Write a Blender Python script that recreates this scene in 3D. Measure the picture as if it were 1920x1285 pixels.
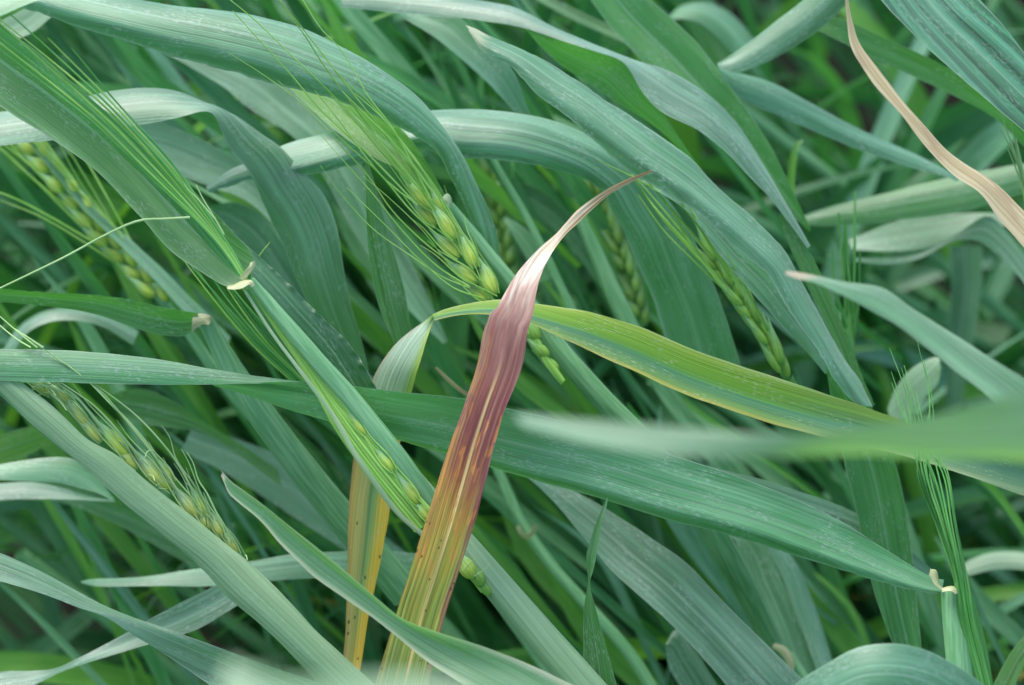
import bpy, math, random
import numpy as np
from mathutils import Vector, Matrix, noise as mnoise

R = math.radians
scene = bpy.context.scene
for o in list(bpy.data.objects):
    bpy.data.objects.remove(o)
COL = scene.collection

# ------------------------------------------------------------------ camera
PITCH = 40.0
CAM_H = 1.06
LENS, SENSOR = 60.0, 23.6
cam_d = bpy.data.cameras.new('camera')
cam_d.lens = LENS
cam_d.sensor_width = SENSOR
cam_d.sensor_fit = 'HORIZONTAL'
cam_d.clip_start = 0.01
cam_d.clip_end = 200.0
cam = bpy.data.objects.new('camera', cam_d)
COL.objects.link(cam)
cam.location = (0, 0, CAM_H)
cam.rotation_euler = (R(90 - PITCH), 0, 0)
scene.camera = cam
cam_d.dof.use_dof = True
cam_d.dof.focus_distance = 0.752
cam_d.dof.aperture_fstop = 6.0
cam_d.dof.aperture_blades = 9
CM = Matrix.Translation((0, 0, CAM_H)) @ Matrix.Rotation(R(90 - PITCH), 4, 'X')
CMI = CM.inverted()

# ------------------------------------------------------------------ sky and light: bright overcast
SUN_EL, SUN_AZ = 60.0, -40.0          # azimuth measured from +Y (away from camera) towards +X
world = bpy.data.worlds.new('World')
scene.world = world
world.use_nodes = True
wn = world.node_tree
sky = wn.nodes.new('ShaderNodeTexSky')
sky.sky_type = 'NISHITA'
sky.sun_disc = False
sky.sun_elevation = R(SUN_EL)
sky.sun_rotation = R(SUN_AZ)
sky.air_density = 1.0
sky.dust_density = 2.0
sky.ozone_density = 1.0
bg = wn.nodes['Background']
bg.inputs['Strength'].default_value = 0.15
wn.links.new(sky.outputs[0], bg.inputs['Color'])
sun_d = bpy.data.lights.new('sun', 'SUN')
sun_d.energy = 1.5
sun_d.angle = R(40)
sun_d.color = (1.0, 0.97, 0.94)
sun = bpy.data.objects.new('sun', sun_d)
COL.objects.link(sun)
sd = Vector((math.sin(R(SUN_AZ)) * math.cos(R(SUN_EL)), math.cos(R(SUN_AZ)) * math.cos(R(SUN_EL)), math.sin(R(SUN_EL))))
sun.rotation_euler = (-sd).to_track_quat('-Z', 'Y').to_euler()
sun.location = sd * 5

vs = scene.view_settings
vs.view_transform = 'Standard'
vs.look = 'None'
vs.exposure = 1.05
vs.gamma = 1.0
vs.use_curve_mapping = False
scene.render.engine = 'CYCLES'
scene.cycles.use_denoising = True
scene.cycles.max_bounces = 5
scene.cycles.diffuse_bounces = 3
scene.cycles.glossy_bounces = 2
scene.cycles.transmission_bounces = 4
scene.cycles.use_adaptive_sampling = False

# ------------------------------------------------------------------ geometry helpers
K = SENSOR / LENS / 1920.0

def P(x, y, d):
    """a point of the place: photograph coordinates and its distance in metres"""
    return CM @ Vector(((x - 960.0) * K * d, -(y - 642.5) * K * d, -d))

def pts(s):
    return [tuple(float(v) for v in q.split(',')) for q in s.split()]

def resample(p, n, closed=False):
    p = np.array(p, float)
    if len(p) == 2:
        t = np.linspace(0, 1, n)[:, None]
        return p[0] * (1 - t) + p[1] * t
    q = np.vstack([2 * p[0] - p[1], p, 2 * p[-1] - p[-2]])
    out = []
    for i in range(1, len(q) - 2):
        p0, p1, p2, p3 = q[i - 1], q[i], q[i + 1], q[i + 2]
        t01 = max(1e-6, np.linalg.norm(p1[:2] - p0[:2]) ** .5)
        t12 = max(1e-6, np.linalg.norm(p2[:2] - p1[:2]) ** .5)
        t23 = max(1e-6, np.linalg.norm(p3[:2] - p2[:2]) ** .5)
        m1 = (p2 - p1) + t12 * ((p1 - p0) / t01 - (p2 - p0) / (t01 + t12))
        m2 = (p2 - p1) + t12 * ((p3 - p2) / t23 - (p3 - p1) / (t12 + t23))
        for k in range(16):
            t = k / 16
            out.append((2 * p1 - 2 * p2 + m1 + m2) * t ** 3 + (-3 * p1 + 3 * p2 - 2 * m1 - m2) * t ** 2 + m1 * t + p1)
    out.append(q[-2])
    out = np.array(out)
    L = np.r_[0, np.cumsum(np.linalg.norm(np.diff(out[:, :2], axis=0), axis=1))]
    s = np.linspace(0, L[-1], n)
    return np.stack([np.interp(s, L, out[:, k]) for k in range(out.shape[1])], 1)

def along(v, n):
    """values given at even steps along a thing, smoothly spread over n stations"""
    v = [v] if not isinstance(v, (list, tuple)) else list(v)
    if len(v) == 1:
        return np.full(n, float(v[0]))
    x = np.linspace(0, 1, len(v))
    t = np.linspace(0, 1, n)
    i = np.clip(np.searchsorted(x, t, side='right') - 1, 0, len(v) - 2)
    f = (t - x[i]) / (x[i + 1] - x[i])
    v = np.array(v, float)
    m = np.gradient(v)
    h00 = 2 * f ** 3 - 3 * f ** 2 + 1; h10 = f ** 3 - 2 * f ** 2 + f
    h01 = -2 * f ** 3 + 3 * f ** 2; h11 = f ** 3 - f ** 2
    return h00 * v[i] + h10 * m[i] + h01 * v[i + 1] + h11 * m[i + 1]

class MeshData:
    def __init__(self):
        self.v, self.f, self.uv, self.me = [], [], [], []
    def grid(self, rows, suv, metric, wrap=False):
        """rows: list of lists of Vector; suv / metric: same shape of 2-tuples"""
        b = len(self.v)
        n, m = len(rows), len(rows[0])
        for i in range(n):
            for j in range(m):
                self.v.append(tuple(rows[i][j])); self.uv.append(suv[i][j]); self.me.append(metric[i][j])
        for i in range(n - 1):
            for j in range(m - 1):
                a = b + i * m + j
                self.f.append((a, a + 1, a + m + 1, a + m))
    def mesh(self, name, origin, mat):
        me = bpy.data.meshes.new(name)
        o = Vector(origin)
        me.from_pydata([tuple(Vector(q) - o) for q in self.v], [], self.f)
        for nm, dat in (('LeafUV', self.uv), ('Metric', self.me)):
            lay = me.uv_layers.new(name=nm)
            idx = np.empty(len(me.loops), dtype=np.int32)
            me.loops.foreach_get('vertex_index', idx)
            lay.data.foreach_set('uv', np.array(dat, dtype=np.float32)[idx].ravel())
        me.polygons.foreach_set('use_smooth', [True] * len(me.polygons))
        me.materials.append(mat)
        me.update()
        return me

WL = {}      # world position of every object's origin

def place(o, origin, parent=None):
    COL.objects.link(o)
    o.location = origin
    WL[o.name] = Vector(origin)
    if parent is not None:
        o.parent = parent
        o.matrix_parent_inverse = Matrix.Translation(-WL[parent.name])
    return o

def tag(o, label=None, cat=None, group=None, kind=None):
    for k, v in (('label', label), ('category', cat), ('group', group), ('kind', kind)):
        if v:
            o[k] = v
    return o

def build(md, name, mat, parent=None, origin=None):
    origin = Vector(md.v[0]) if origin is None else Vector(origin)
    return place(bpy.data.objects.new(name, md.mesh(name, origin, mat)), origin, parent)

def empty(name, loc, label, cat, group=None):
    o = bpy.data.objects.new(name, None)
    o.empty_display_size = 0.01
    place(o, loc)
    return tag(o, label, cat, group)

def strip(md, A, B, d, t=0.0, fold=0.0, arch=0.0, wave=0.0, wfreq=40.0, frill=(0, 0), curl=(0, 0), n=70, m=13, srange=(0, 1), seed=0, ext=(0, 0), rag=0.4):
    """one leaf blade between two edges. d: distance along it; t: how many mm farther edge A lies than edge B;
    fold: depth of the keel (midrib away from the eye), arch: rounding (edges away from the eye), as shares of the width"""
    A = pts(A) if isinstance(A, str) else list(A)
    B = pts(B) if isinstance(B, str) else list(B)
    A = [tuple(q) for q in A]; B = [tuple(q) for q in B]
    for k, e in enumerate(ext):
        if e:
            for E in (A, B):
                a, b = (E[0], E[1]) if k == 0 else (E[-1], E[-2])
                dx, dy = a[0] - b[0], a[1] - b[1]
                l = math.hypot(dx, dy) or 1
                q = (a[0] + dx / l * e, a[1] + dy / l * e)
                E.insert(0, q) if k == 0 else E.append(q)
    a = resample(A, n); b = resample(B, n)
    dd = along(d, n); tt = along(t, n) / 1000.0
    fo = along(fold, n); ar = along(arch, n)
    rnd = random.Random(seed * 7 + 3)
    ph = rnd.uniform(0, 100)
    pa = [P(a[i, 0], a[i, 1], dd[i] + tt[i] / 2) for i in range(n)]
    pb = [P(b[i, 0], b[i, 1], dd[i] - tt[i] / 2) for i in range(n)]
    c = [(pa[i] + pb[i]) / 2 for i in range(n)]
    cl = CM.translation
    prev = None
    rows, suv, met = [], [], []
    L = 0.0
    Wmax = max((pa[i] - pb[i]).length for i in range(n))
    for i in range(n):
        tan = (c[min(i + 1, n - 1)] - c[max(i - 1, 0)])
        if i: L += (c[i] - c[i - 1]).length
        side = pa[i] - pb[i]
        W = side.length
        nn = tan.cross(side)
        if nn.length < 1e-12:
            nn = prev.copy() if prev else (cl - c[i])
        nn.normalize()
        if prev is None:
            if nn.dot(cl - c[i]) < 0: nn = -nn
        elif nn.dot(prev) < 0:
            nn = -nn
        prev = nn
        s = srange[0] + (srange[1] - srange[0]) * i / (n - 1)
        r, u, mm = [], [], []
        for j in range(m):
            v = -1 + 2 * j / (m - 1)
            off = -fo[i] * (1 - abs(v) ** 1.25) * W - ar[i] * v * v * W
            if wave:
                off += wave / 1000 * (abs(v) ** 1.6) * mnoise.noise(Vector((L * wfreq, ph + (0 if v > 0 else 31.7), 0.3))) * 2
                off += wave / 1000 * 0.5 * mnoise.noise(Vector((L * wfreq * .45, v * 1.5 + ph, 5.1)))
            cu = curl[0] if v < 0 else curl[1]
            if cu and abs(v) > .7:
                off -= cu * W * ((abs(v) - .7) / .3) ** 2
            f = frill[0] if v < 0 else frill[1]
            e = 0.0
            if f:
                k = max(0.0, abs(v) - 0.62) / 0.38
                off += f / 1000 * k * k * (mnoise.noise(Vector((L * 420, ph, 2.0))) + .8 * mnoise.noise(Vector((L * 170, ph, 9.0))) + .5 * mnoise.noise(Vector((L * 900, ph, 4.0))))
            if rag:
                e = rag / 1000 * abs(v) * mnoise.noise(Vector((L * 120, ph + (3 if v > 0 else 17), 1.7))) * min(1, W / 0.004)
            q = c[i] + side * (v / 2) * (1 + (e / max(W, 1e-4))) + nn * off
            r.append(q); u.append((s, (v + 1) / 2)); mm.append((L + seed * .37, v / 2 * max(W, Wmax * .3) + seed * .11))
        rows.append(r); suv.append(u); met.append(mm)
    md.grid(rows, suv, met)
    return md

def tube(md, path, d, w, n=40, m=10, flat=1.0, seed=0, ext=(0, 0), world_pts=None, radii=None, srange=(0, 1)):
    """a round stem; path in photograph coordinates, w its apparent width there"""
    if world_pts is None:
        p = pts(path) if isinstance(path, str) else list(path)
        for k, e in enumerate(ext):
            if e:
                a_, b_ = (p[0], p[1]) if k == 0 else (p[-1], p[-2])
                dx, dy = a_[0] - b_[0], a_[1] - b_[1]; l = math.hypot(dx, dy)
                q = (a_[0] + dx / l * e, a_[1] + dy / l * e)
                p.insert(0, q) if k == 0 else p.append(q)
        p = resample(p, n); dd = along(d, n); ww = along(w, n)
        c = [P(p[i, 0], p[i, 1], dd[i]) for i in range(n)]
        rad = [ww[i] * K * dd[i] / 2 for i in range(n)]
    else:
        c = world_pts; n = len(c); rad = radii
    cl = CM.translation
    rows, suv, met = [], [], []
    L = 0.0
    for i in range(n):
        tan = (c[min(i + 1, n - 1)] - c[max(i - 1, 0)]).normalized()
        if i: L += (c[i] - c[i - 1]).length
        view = (cl - c[i]).normalized()
        side = tan.cross(view)
        if side.length < 1e-6: side = tan.cross(Vector((1, 0, 0)))
        side.normalize()
        nrm = side.cross(tan).normalized()
        r, u, mm = [], [], []
        for j in range(m + 1):
            a = 2 * math.pi * j / m
            q = c[i] + side * (math.cos(a) * rad[i]) + nrm * (math.sin(a) * rad[i] * flat)
            r.append(q)
            u.append((srange[0] + (srange[1] - srange[0]) * i / (n - 1), j / m))
            mm.append((L + seed * .37, j / m * rad[i] * 6.28 + seed * .11))
        rows.append(r); suv.append(u); met.append(mm)
    md.grid(rows, suv, met)
    return md

# ------------------------------------------------------------------ materials
def lin(h):
    h = h.lstrip('#')
    c = [int(h[i:i + 2], 16) / 255 for i in (0, 2, 4)]
    return tuple((x / 12.92 if x <= .04045 else ((x + .055) / 1.055) ** 2.4) for x in c) + (1.0,)

class NB:
    def __init__(self, name):
        self.mat = bpy.data.materials.new(name)
        self.mat.use_nodes = True
        self.t = self.mat.node_tree
        self.t.nodes.clear()
    def n(self, typ, ins=None, **props):
        nd = self.t.nodes.new(typ)
        for k, v in props.items():
            setattr(nd, k, v)
        for k, v in (ins or {}).items():
            sock = nd.inputs[k]
            if hasattr(v, 'is_linked') or isinstance(v, bpy.types.NodeSocket):
                self.t.links.new(v, sock)
            else:
                sock.default_value = v
        return nd
    def math(self, op, a, b=0.0, c=0.0, clamp=False):
        nd = self.n('ShaderNodeMath', {0: a, 1: b, 2: c}, operation=op, use_clamp=clamp)
        return nd.outputs[0]
    def mix(self, f, a, b, blend='MIX'):
        nd = self.n('ShaderNodeMix', {0: f, 6: a, 7: b}, data_type='RGBA', blend_type=blend)
        return nd.outputs[2]
    def ss(self, x, lo, hi):
        nd = self.n('ShaderNodeMapRange', {0: x, 1: lo, 2: hi, 3: 0.0, 4: 1.0}, interpolation_type='SMOOTHSTEP')
        return nd.outputs[0]
    def ramp(self, x, stops):
        nd = self.n('ShaderNodeValToRGB', {0: x})
        el = nd.color_ramp.elements
        while len(el) > 1: el.remove(el[-1])
        el[0].position, el[0].color = stops[0]
        for p, c in stops[1:]:
            e = el.new(p); e.color = c
        return nd.outputs[0]
    def noise(self, vec, sx, sy, detail=2.0, off=0.0, rough=.5):
        mp = self.n('ShaderNodeMapping', {0: vec, 1: (off, off * .7, off), 3: (sx, sy, 1.0)})
        return self.n('ShaderNodeTexNoise', {0: mp.outputs[0], 2: 1.0, 3: detail, 4: rough}, noise_dimensions='2D').outputs[0]
    def coords(self):
        uv = self.n('ShaderNodeUVMap', uv_map='LeafUV').outputs[0]
        me = self.n('ShaderNodeUVMap', uv_map='Metric').outputs[0]
        rnd = self.n('ShaderNodeObjectInfo').outputs['Random']
        sep = self.n('ShaderNodeSeparateXYZ', {0: uv})
        r3 = self.n('ShaderNodeCombineXYZ', {0: self.math('MULTIPLY', rnd, 3.7), 1: self.math('MULTIPLY', rnd, 9.1), 2: self.math('MULTIPLY', rnd, 50.0)})
        mv = self.n('ShaderNodeVectorMath', {0: me, 1: r3.outputs[0]}, operation='ADD').outputs[0]
        return sep.outputs[0], sep.outputs[1], mv, rnd

def finish(b, col, trcol, height, rough=.45, spec=.5, trans=.3, bump=.35, bdist=.0004, sheen=0.0, coat=0.0):
    pr = b.n('ShaderNodeBsdfPrincipled', {'Base Color': col, 'Roughness': rough, 'Specular IOR Level': spec})
    if bump:
        nrm = b.n('ShaderNodeBump', {'Strength': bump, 'Distance': bdist, 'Height': height}).outputs[0]
        b.t.links.new(nrm, pr.inputs['Normal'])
    if sheen:
        pr.inputs['Sheen Weight'].default_value = sheen
        pr.inputs['Sheen Roughness'].default_value = .4
        pr.inputs['Sheen Tint'].default_value = (.72, .9, 1, 1)
    if coat:
        pr.inputs['Coat Weight'].default_value = coat
        pr.inputs['Coat Roughness'].default_value = .5
        pr.inputs['Coat IOR'].default_value = 1.6
    if trans:
        tr = b.n('ShaderNodeBsdfTranslucent', {'Color': trcol})
        mx = b.n('ShaderNodeMixShader', {0: trans, 1: pr.outputs[0], 2: tr.outputs[0]})
        out = mx.outputs[0]
    else:
        out = pr.outputs[0]
    b.n('ShaderNodeOutputMaterial', {0: out})
    return b.mat

def mat_leaf(name, c1, c2, tr, flecks=.5, rough=.42, spec=.6, trans=.32, rib='#8fbc98', ribw=.035, ribf=.6, margin='#b9d3b4', marf=.5, vary=.25, sheen=.0, spots=.35, coat=0.0, marw=.475, tip=None, stripe=1.5):
    b = NB(name)
    s, v, mv, rnd = b.coords()
    low = b.noise(mv, 22, 160, 3)
    col = b.mix(b.ss(low, .35, .68), lin(c1), lin(c2))
    fine = b.noise(mv, 9, 2000, 2, 3.0)
    mid = b.noise(mv, 6, 760, 2, 7.0)
    st = b.math('ADD', b.math('MULTIPLY', fine, .7), b.math('MULTIPLY', mid, .6))      # about .65
    k = b.math('MULTIPLY_ADD', b.math('SUBTRACT', st, .65), stripe, 1.0)
    kk = b.math('MULTIPLY_ADD', b.math('SUBTRACT', rnd, .5), vary, k)
    col = b.mix(1.0, col, b.n('ShaderNodeCombineColor', {0: kk, 1: kk, 2: kk}).outputs[0], 'MULTIPLY')
    vc = b.math('ABSOLUTE', b.math('SUBTRACT', v, .5))
    ribm = b.math('MULTIPLY', b.math('SUBTRACT', 1.0, b.ss(vc, ribw * .3, ribw)), ribf)
    col = b.mix(ribm, col, lin(rib))
    mar = b.math('MULTIPLY', b.ss(vc, marw, .498), marf)
    col = b.mix(mar, col, lin(margin))
    big = b.noise(mv, 70, 190, 2, 11.0)
    sm = b.noise(mv, 520, 2100, 3, 17.0, .65)
    fl = b.math('MULTIPLY', b.math('MULTIPLY', b.ss(sm, .52, .64), b.ss(big, .46, .62)), flecks)
    col = b.mix(fl, col, lin('#b4ccb8'))
    vo = b.n('ShaderNodeTexVoronoi', {0: b.n('ShaderNodeMapping', {0: mv, 3: (260, 420, 1)}).outputs[0], 2: 1.0}, voronoi_dimensions='2D')
    sp = b.math('MULTIPLY', b.math('LESS_THAN', b.math('ADD', vo.outputs['Distance'], b.math('MULTIPLY', sm, .25)), .20), spots)
    sp = b.math('MULTIPLY', sp, b.ss(b.noise(mv, 40, 60, 1, 23.0), .58, .64))
    col = b.mix(sp, col, lin('#a9b04e'))
    hs = b.n('ShaderNodeHueSaturation', {'Hue': b.math('MULTIPLY_ADD', b.math('FRACT', b.math('MULTIPLY', rnd, 7.3)), -.03, .505), 'Saturation': b.math('MULTIPLY_ADD', b.math('FRACT', b.math('MULTIPLY', rnd, 13.7)), .25, .8), 'Value': 1.0, 'Color': col})
    col = hs.outputs[0]
    if tip:
        tm = b.math('SUBTRACT', 1.0, b.ss(b.math('ADD', s, b.math('MULTIPLY', b.math('SUBTRACT', mid, .5), tip[1])), tip[1] * .4, tip[1]))
        col = b.mix(tm, col, lin(tip[0]))
    trc = b.mix(.25, lin(tr), col)
    rg = b.math('MULTIPLY_ADD', b.math('SUBTRACT', low, .5), .25, rough)
    h = b.math('ADD', st, b.math('MULTIPLY', b.noise(mv, 180, 260, 2, 5.0), .6))
    return finish(b, col, trc, h, rg, spec, trans, .35, .0005, sheen, coat)

def mat_plain(name, c1, c2, tr, trans=.3, rough=.45, spec=.5, vary=.4, sheen=0.0, fine=60.0):
    """for stems, awns and the blurred crop: two colours streaked along, no relief"""
    b = NB(name)
    s, v, mv, rnd = b.coords()
    n1 = b.noise(mv, fine, fine * 14, 2)
    k = b.math('MULTIPLY_ADD', b.math('SUBTRACT', rnd, .5), vary, 1.0)
    col = b.mix(b.ss(n1, .35, .65), lin(c1), lin(c2))
    col = b.mix(1.0, col, b.n('ShaderNodeCombineColor', {0: k, 1: k, 2: k}).outputs[0], 'MULTIPLY')
    return finish(b, col, b.mix(.3, lin(tr), col), n1, rough, spec, trans, 0, 0, sheen)

M = {}
M['blue'] = mat_leaf('glaucous_leaf', '#4c8e5e', '#6ca67c', '#62b43c', sheen=.32, spec=.9, rough=.48, coat=.6, flecks=.55)
M['torn'] = mat_leaf('glaucous_leaf_torn_tip', '#4c8e5e', '#6ca67c', '#62b43c', sheen=.45, spec=.9, rough=.48, coat=.5, flecks=.55, tip=('#c8cfa4', .05))
M['pale'] = mat_leaf('waxy_leaf', '#50905e', '#74ae82', '#60b83c', sheen=.5, spec=.9, rough=.48, coat=.75, trans=.28, flecks=.5)
M['green'] = mat_leaf('green_leaf', '#458a46', '#60a05a', '#64bc2c', sheen=.15, trans=.42, spec=.7, coat=.15, flecks=.5)
M['dark'] = mat_leaf('dark_leaf', '#357446', '#4c8a5c', '#45a030', sheen=.15, trans=.32, spec=.8, coat=.2, flecks=.35)
M['bright'] = mat_leaf('fresh_green_leaf', '#5ba042', '#76b052', '#7cd02c', trans=.5, spec=.5)
M['soft'] = mat_leaf('pale_green_leaf', '#80b480', '#98c892', '#88d040', trans=.38, sheen=.3, flecks=.25, spec=.8, coat=.3)
M['cup'] = mat_leaf('cupped_leaf', '#70a878', '#8cc08c', '#88d040', trans=.38, sheen=.3, flecks=.25, spec=.8, coat=.3, margin='#dce6bc', marf=1.0, marw=.34, tip=('#ecdcc4', .022), spots=0)
M['fore'] = mat_leaf('foreground_leaf', '#6ca472', '#86b886', '#8ccc38', trans=.4, sheen=.4, flecks=.5, spec=.9, coat=.6)
M['ribbed'] = mat_leaf('ribbed_leaf', '#3f7e56', '#5c9876', '#5cb43c', sheen=.3, spec=.9, rough=.48, coat=.4, flecks=.4, stripe=3.2)
M['drytip'] = mat_leaf('dry_tipped_leaf', '#74b078', '#8cc08a', '#88d040', trans=.38, sheen=.3, flecks=.25, spec=.8, coat=.3, tip=('#d8c4a4', .13))
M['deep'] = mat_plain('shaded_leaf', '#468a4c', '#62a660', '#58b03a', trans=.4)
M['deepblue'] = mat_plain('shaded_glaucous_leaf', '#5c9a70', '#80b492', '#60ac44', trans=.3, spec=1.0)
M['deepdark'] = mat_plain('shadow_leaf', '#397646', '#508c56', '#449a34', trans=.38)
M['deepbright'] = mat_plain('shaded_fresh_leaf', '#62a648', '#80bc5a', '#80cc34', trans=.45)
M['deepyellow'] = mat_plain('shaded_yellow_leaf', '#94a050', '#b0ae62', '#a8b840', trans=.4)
M['stem'] = mat_plain('stem_green', '#6ca66c', '#8abc84', '#6fae50', trans=.0, spec=.35, sheen=.05, vary=.15)
M['stempale'] = mat_leaf('sheath_pale_green', '#80b078', '#90bc86', '#8abf60', trans=.15, flecks=.2, spec=.6, sheen=.25, marf=0, ribf=0, spots=.15, stripe=.8)
M['membrane'] = mat_plain('sheath_membrane', '#a2bf90', '#bccfa4', '#b8cf80', trans=.4)
M['awn'] = mat_plain('awn_green', '#8cc452', '#a8d46c', '#8ccc38', trans=.0, spec=.4)
M['awnpale'] = mat_plain('awn_pale', '#98c074', '#b0cf8c', '#a0cc60', trans=.0, spec=.4)
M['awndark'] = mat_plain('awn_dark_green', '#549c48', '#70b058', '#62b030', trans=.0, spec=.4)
M['collar'] = mat_plain('collar_cream', '#b4ba84', '#d0cca0', '#c8c880', trans=.2)

def mat_kernel(name, base, mid, tip):
    b = NB(name)
    s, v, mv, rnd = b.coords()
    nz = b.noise(mv, 300, 2400, 2)
    ss_ = b.math('ADD', s, b.math('MULTIPLY', b.math('SUBTRACT', nz, .5), .22))
    col = b.ramp(ss_, [(0.0, lin(mid)), (.12, lin(base)), (.32, lin(base)), (.5, lin(mid)), (.7, lin(tip)), (1.0, lin(tip))])
    rib = b.math('MULTIPLY', b.ss(b.math('SINE', b.math('MULTIPLY', v, 62.8)), .55, .95), b.ss(s, .12, .4))
    col = b.mix(b.math('MULTIPLY', rib, .4), col, lin('#c2dcae'))
    k = b.math('MULTIPLY_ADD', b.math('SUBTRACT', nz, .5), .9, b.math('MULTIPLY_ADD', rnd, .3, .85))
    col = b.mix(1.0, col, b.n('ShaderNodeCombineColor', {0: k, 1: k, 2: k}).outputs[0], 'MULTIPLY')
    return finish(b, col, col, nz, .55, .35, .1, .15, .0002)
M['kernel'] = mat_kernel('kernel_yellow_green', '#bcd454', '#a0c860', '#94c288')
M['kernelgreen'] = mat_kernel('kernel_green', '#8cba4c', '#74aa52', '#80b272')
M['kernelpale'] = mat_kernel('kernel_pale', '#ccd96c', '#b4d088', '#b0d4a4')

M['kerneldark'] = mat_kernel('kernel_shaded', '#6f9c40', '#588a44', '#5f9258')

def mat_red():
    b = NB('dying_leaf_purple')
    s, v, mv, rnd = b.coords()
    n1 = b.noise(mv, 45, 420, 4)
    n2 = b.noise(mv, 22, 2300, 3, 4.0)
    n3 = b.noise(mv, 90, 340, 3, 8.0)
    n4 = b.noise(mv, 55, 150, 3, 71.0)
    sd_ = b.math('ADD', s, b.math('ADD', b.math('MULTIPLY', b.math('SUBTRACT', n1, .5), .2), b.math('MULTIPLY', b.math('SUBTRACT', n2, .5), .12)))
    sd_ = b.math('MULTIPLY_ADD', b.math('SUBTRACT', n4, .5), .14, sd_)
    base = b.ramp(sd_, [(0.0, lin('#c4a070')), (.10, lin('#d0b284')), (.16, lin('#e6d2b0')), (.215, lin('#f6e8d4')), (.25, lin('#e4cab6')),  # near-white stops below the tan tip: blown highlight painted into the colour
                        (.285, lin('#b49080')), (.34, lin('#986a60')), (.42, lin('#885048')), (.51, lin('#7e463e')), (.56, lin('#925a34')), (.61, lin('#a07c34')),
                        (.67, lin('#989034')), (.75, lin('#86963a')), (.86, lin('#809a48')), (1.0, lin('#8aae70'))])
    # yellow left margin, maroon right margin, ochre midrib
    yl = b.math('MULTIPLY', b.math('MULTIPLY', b.ss(v, .66, .97), b.ss(s, .3, .42)), b.math('SUBTRACT', 1.0, b.ss(s, .9, 1.0)))
    yl = b.math('MULTIPLY', yl, b.ss(n3, .36, .56))
    base = b.mix(b.math('MULTIPLY', yl, .6), base, lin('#b88a44'))
    mr = b.math('MULTIPLY', b.math('SUBTRACT', 1.0, b.ss(b.math('ADD', v, b.math('MULTIPLY', b.math('SUBTRACT', n3, .5), .25)), .03, .16)), b.math('MULTIPLY', b.ss(s, .36, .5), b.math('SUBTRACT', 1.0, b.ss(s, .84, .93))))
    base = b.mix(b.math('MULTIPLY', mr, .8), base, lin('#84464e'))
    pu = b.math('MULTIPLY', b.math('MULTIPLY', b.ss(n2, .46, .6), b.ss(n1, .42, .6)), b.math('MULTIPLY', b.ss(s, .27, .36), b.math('SUBTRACT', 1.0, b.ss(s, .62, .86))))
    base = b.mix(b.math('MULTIPLY', pu, .6), base, lin('#6c3c3a'))
    rb = b.math('ABSOLUTE', b.math('SUBTRACT', v, .47))
    rbm = b.math('MULTIPLY', b.math('SUBTRACT', 1.0, b.ss(rb, .018, .042)), b.math('MULTIPLY', b.ss(s, .36, .46), b.math('SUBTRACT', 1.0, b.ss(s, .86, .97))))
    base = b.mix(b.math('MULTIPLY', rbm, .9), base, lin('#cdb478'))
    rib2 = b.math('MULTIPLY', b.math('SUBTRACT', 1.0, b.ss(rb, .008, .03)), b.ss(s, .86, .93))
    base = b.mix(b.math('MULTIPLY', rib2, .5), base, lin('#b4c39a'))
    orm = b.math('MULTIPLY', b.math('MULTIPLY', b.ss(b.noise(mv, 110, 420, 3, 57.0), .57, .66), b.ss(s, .4, .5)), b.math('SUBTRACT', 1.0, b.ss(s, .7, .8)))
    base = b.mix(b.math('MULTIPLY', orm, .6), base, lin('#b87a3c'))
    # yellow and green streaks low down
    ys = b.math('MULTIPLY', b.ss(b.noise(mv, 10, 900, 3, 12.0), .5, .62), b.math('MULTIPLY', b.ss(s, .55, .68), b.math('SUBTRACT', 1.0, b.ss(s, .88, 1.0))))
    base = b.mix(b.math('MULTIPLY', ys, .5), base, lin('#ac9c48'))
    gs = b.math('MULTIPLY', b.ss(b.noise(mv, 16, 700, 3, 31.0), .52, .64), b.ss(s, .62, .74))
    base = b.mix(b.math('MULTIPLY', gs, .6), base, lin('#6f8a45'))
    cr = b.math('MULTIPLY', b.math('MULTIPLY', b.ss(b.noise(mv, 14, 2600, 2, 41.0), .54, .64), b.ss(s, .26, .34)), b.math('SUBTRACT', 1.0, b.ss(s, .5, .66)))
    base = b.mix(b.math('MULTIPLY', cr, .2), base, lin('#cdb8a4'))
    k = b.math('MULTIPLY_ADD', b.math('SUBTRACT', n2, .5), 2.2, 1.0)
    base = b.mix(.9, base, b.mix(1.0, base, b.n('ShaderNodeCombineColor', {0: k, 1: k, 2: k}).outputs[0], 'MULTIPLY'))
    vo = b.n('ShaderNodeTexVoronoi', {0: b.n('ShaderNodeMapping', {0: mv, 3: (170, 300, 1)}).outputs[0], 2: 1.0}, voronoi_dimensions='2D')
    dk = b.math('MULTIPLY', b.math('LESS_THAN', b.math('ADD', vo.outputs['Distance'], b.math('MULTIPLY', n3, .1)), .13), b.ss(s, .55, .7))
    dk = b.math('MULTIPLY', dk, b.ss(b.noise(mv, 120, 120, 1, 3.3), .5, .56))
    base = b.mix(b.math('MULTIPLY', dk, .85), base, lin('#3a3418'))
    return finish(b, base, base, b.math('ADD', n2, n1), .6, .3, .22, .5, .0005)
M['red'] = mat_red()

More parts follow.
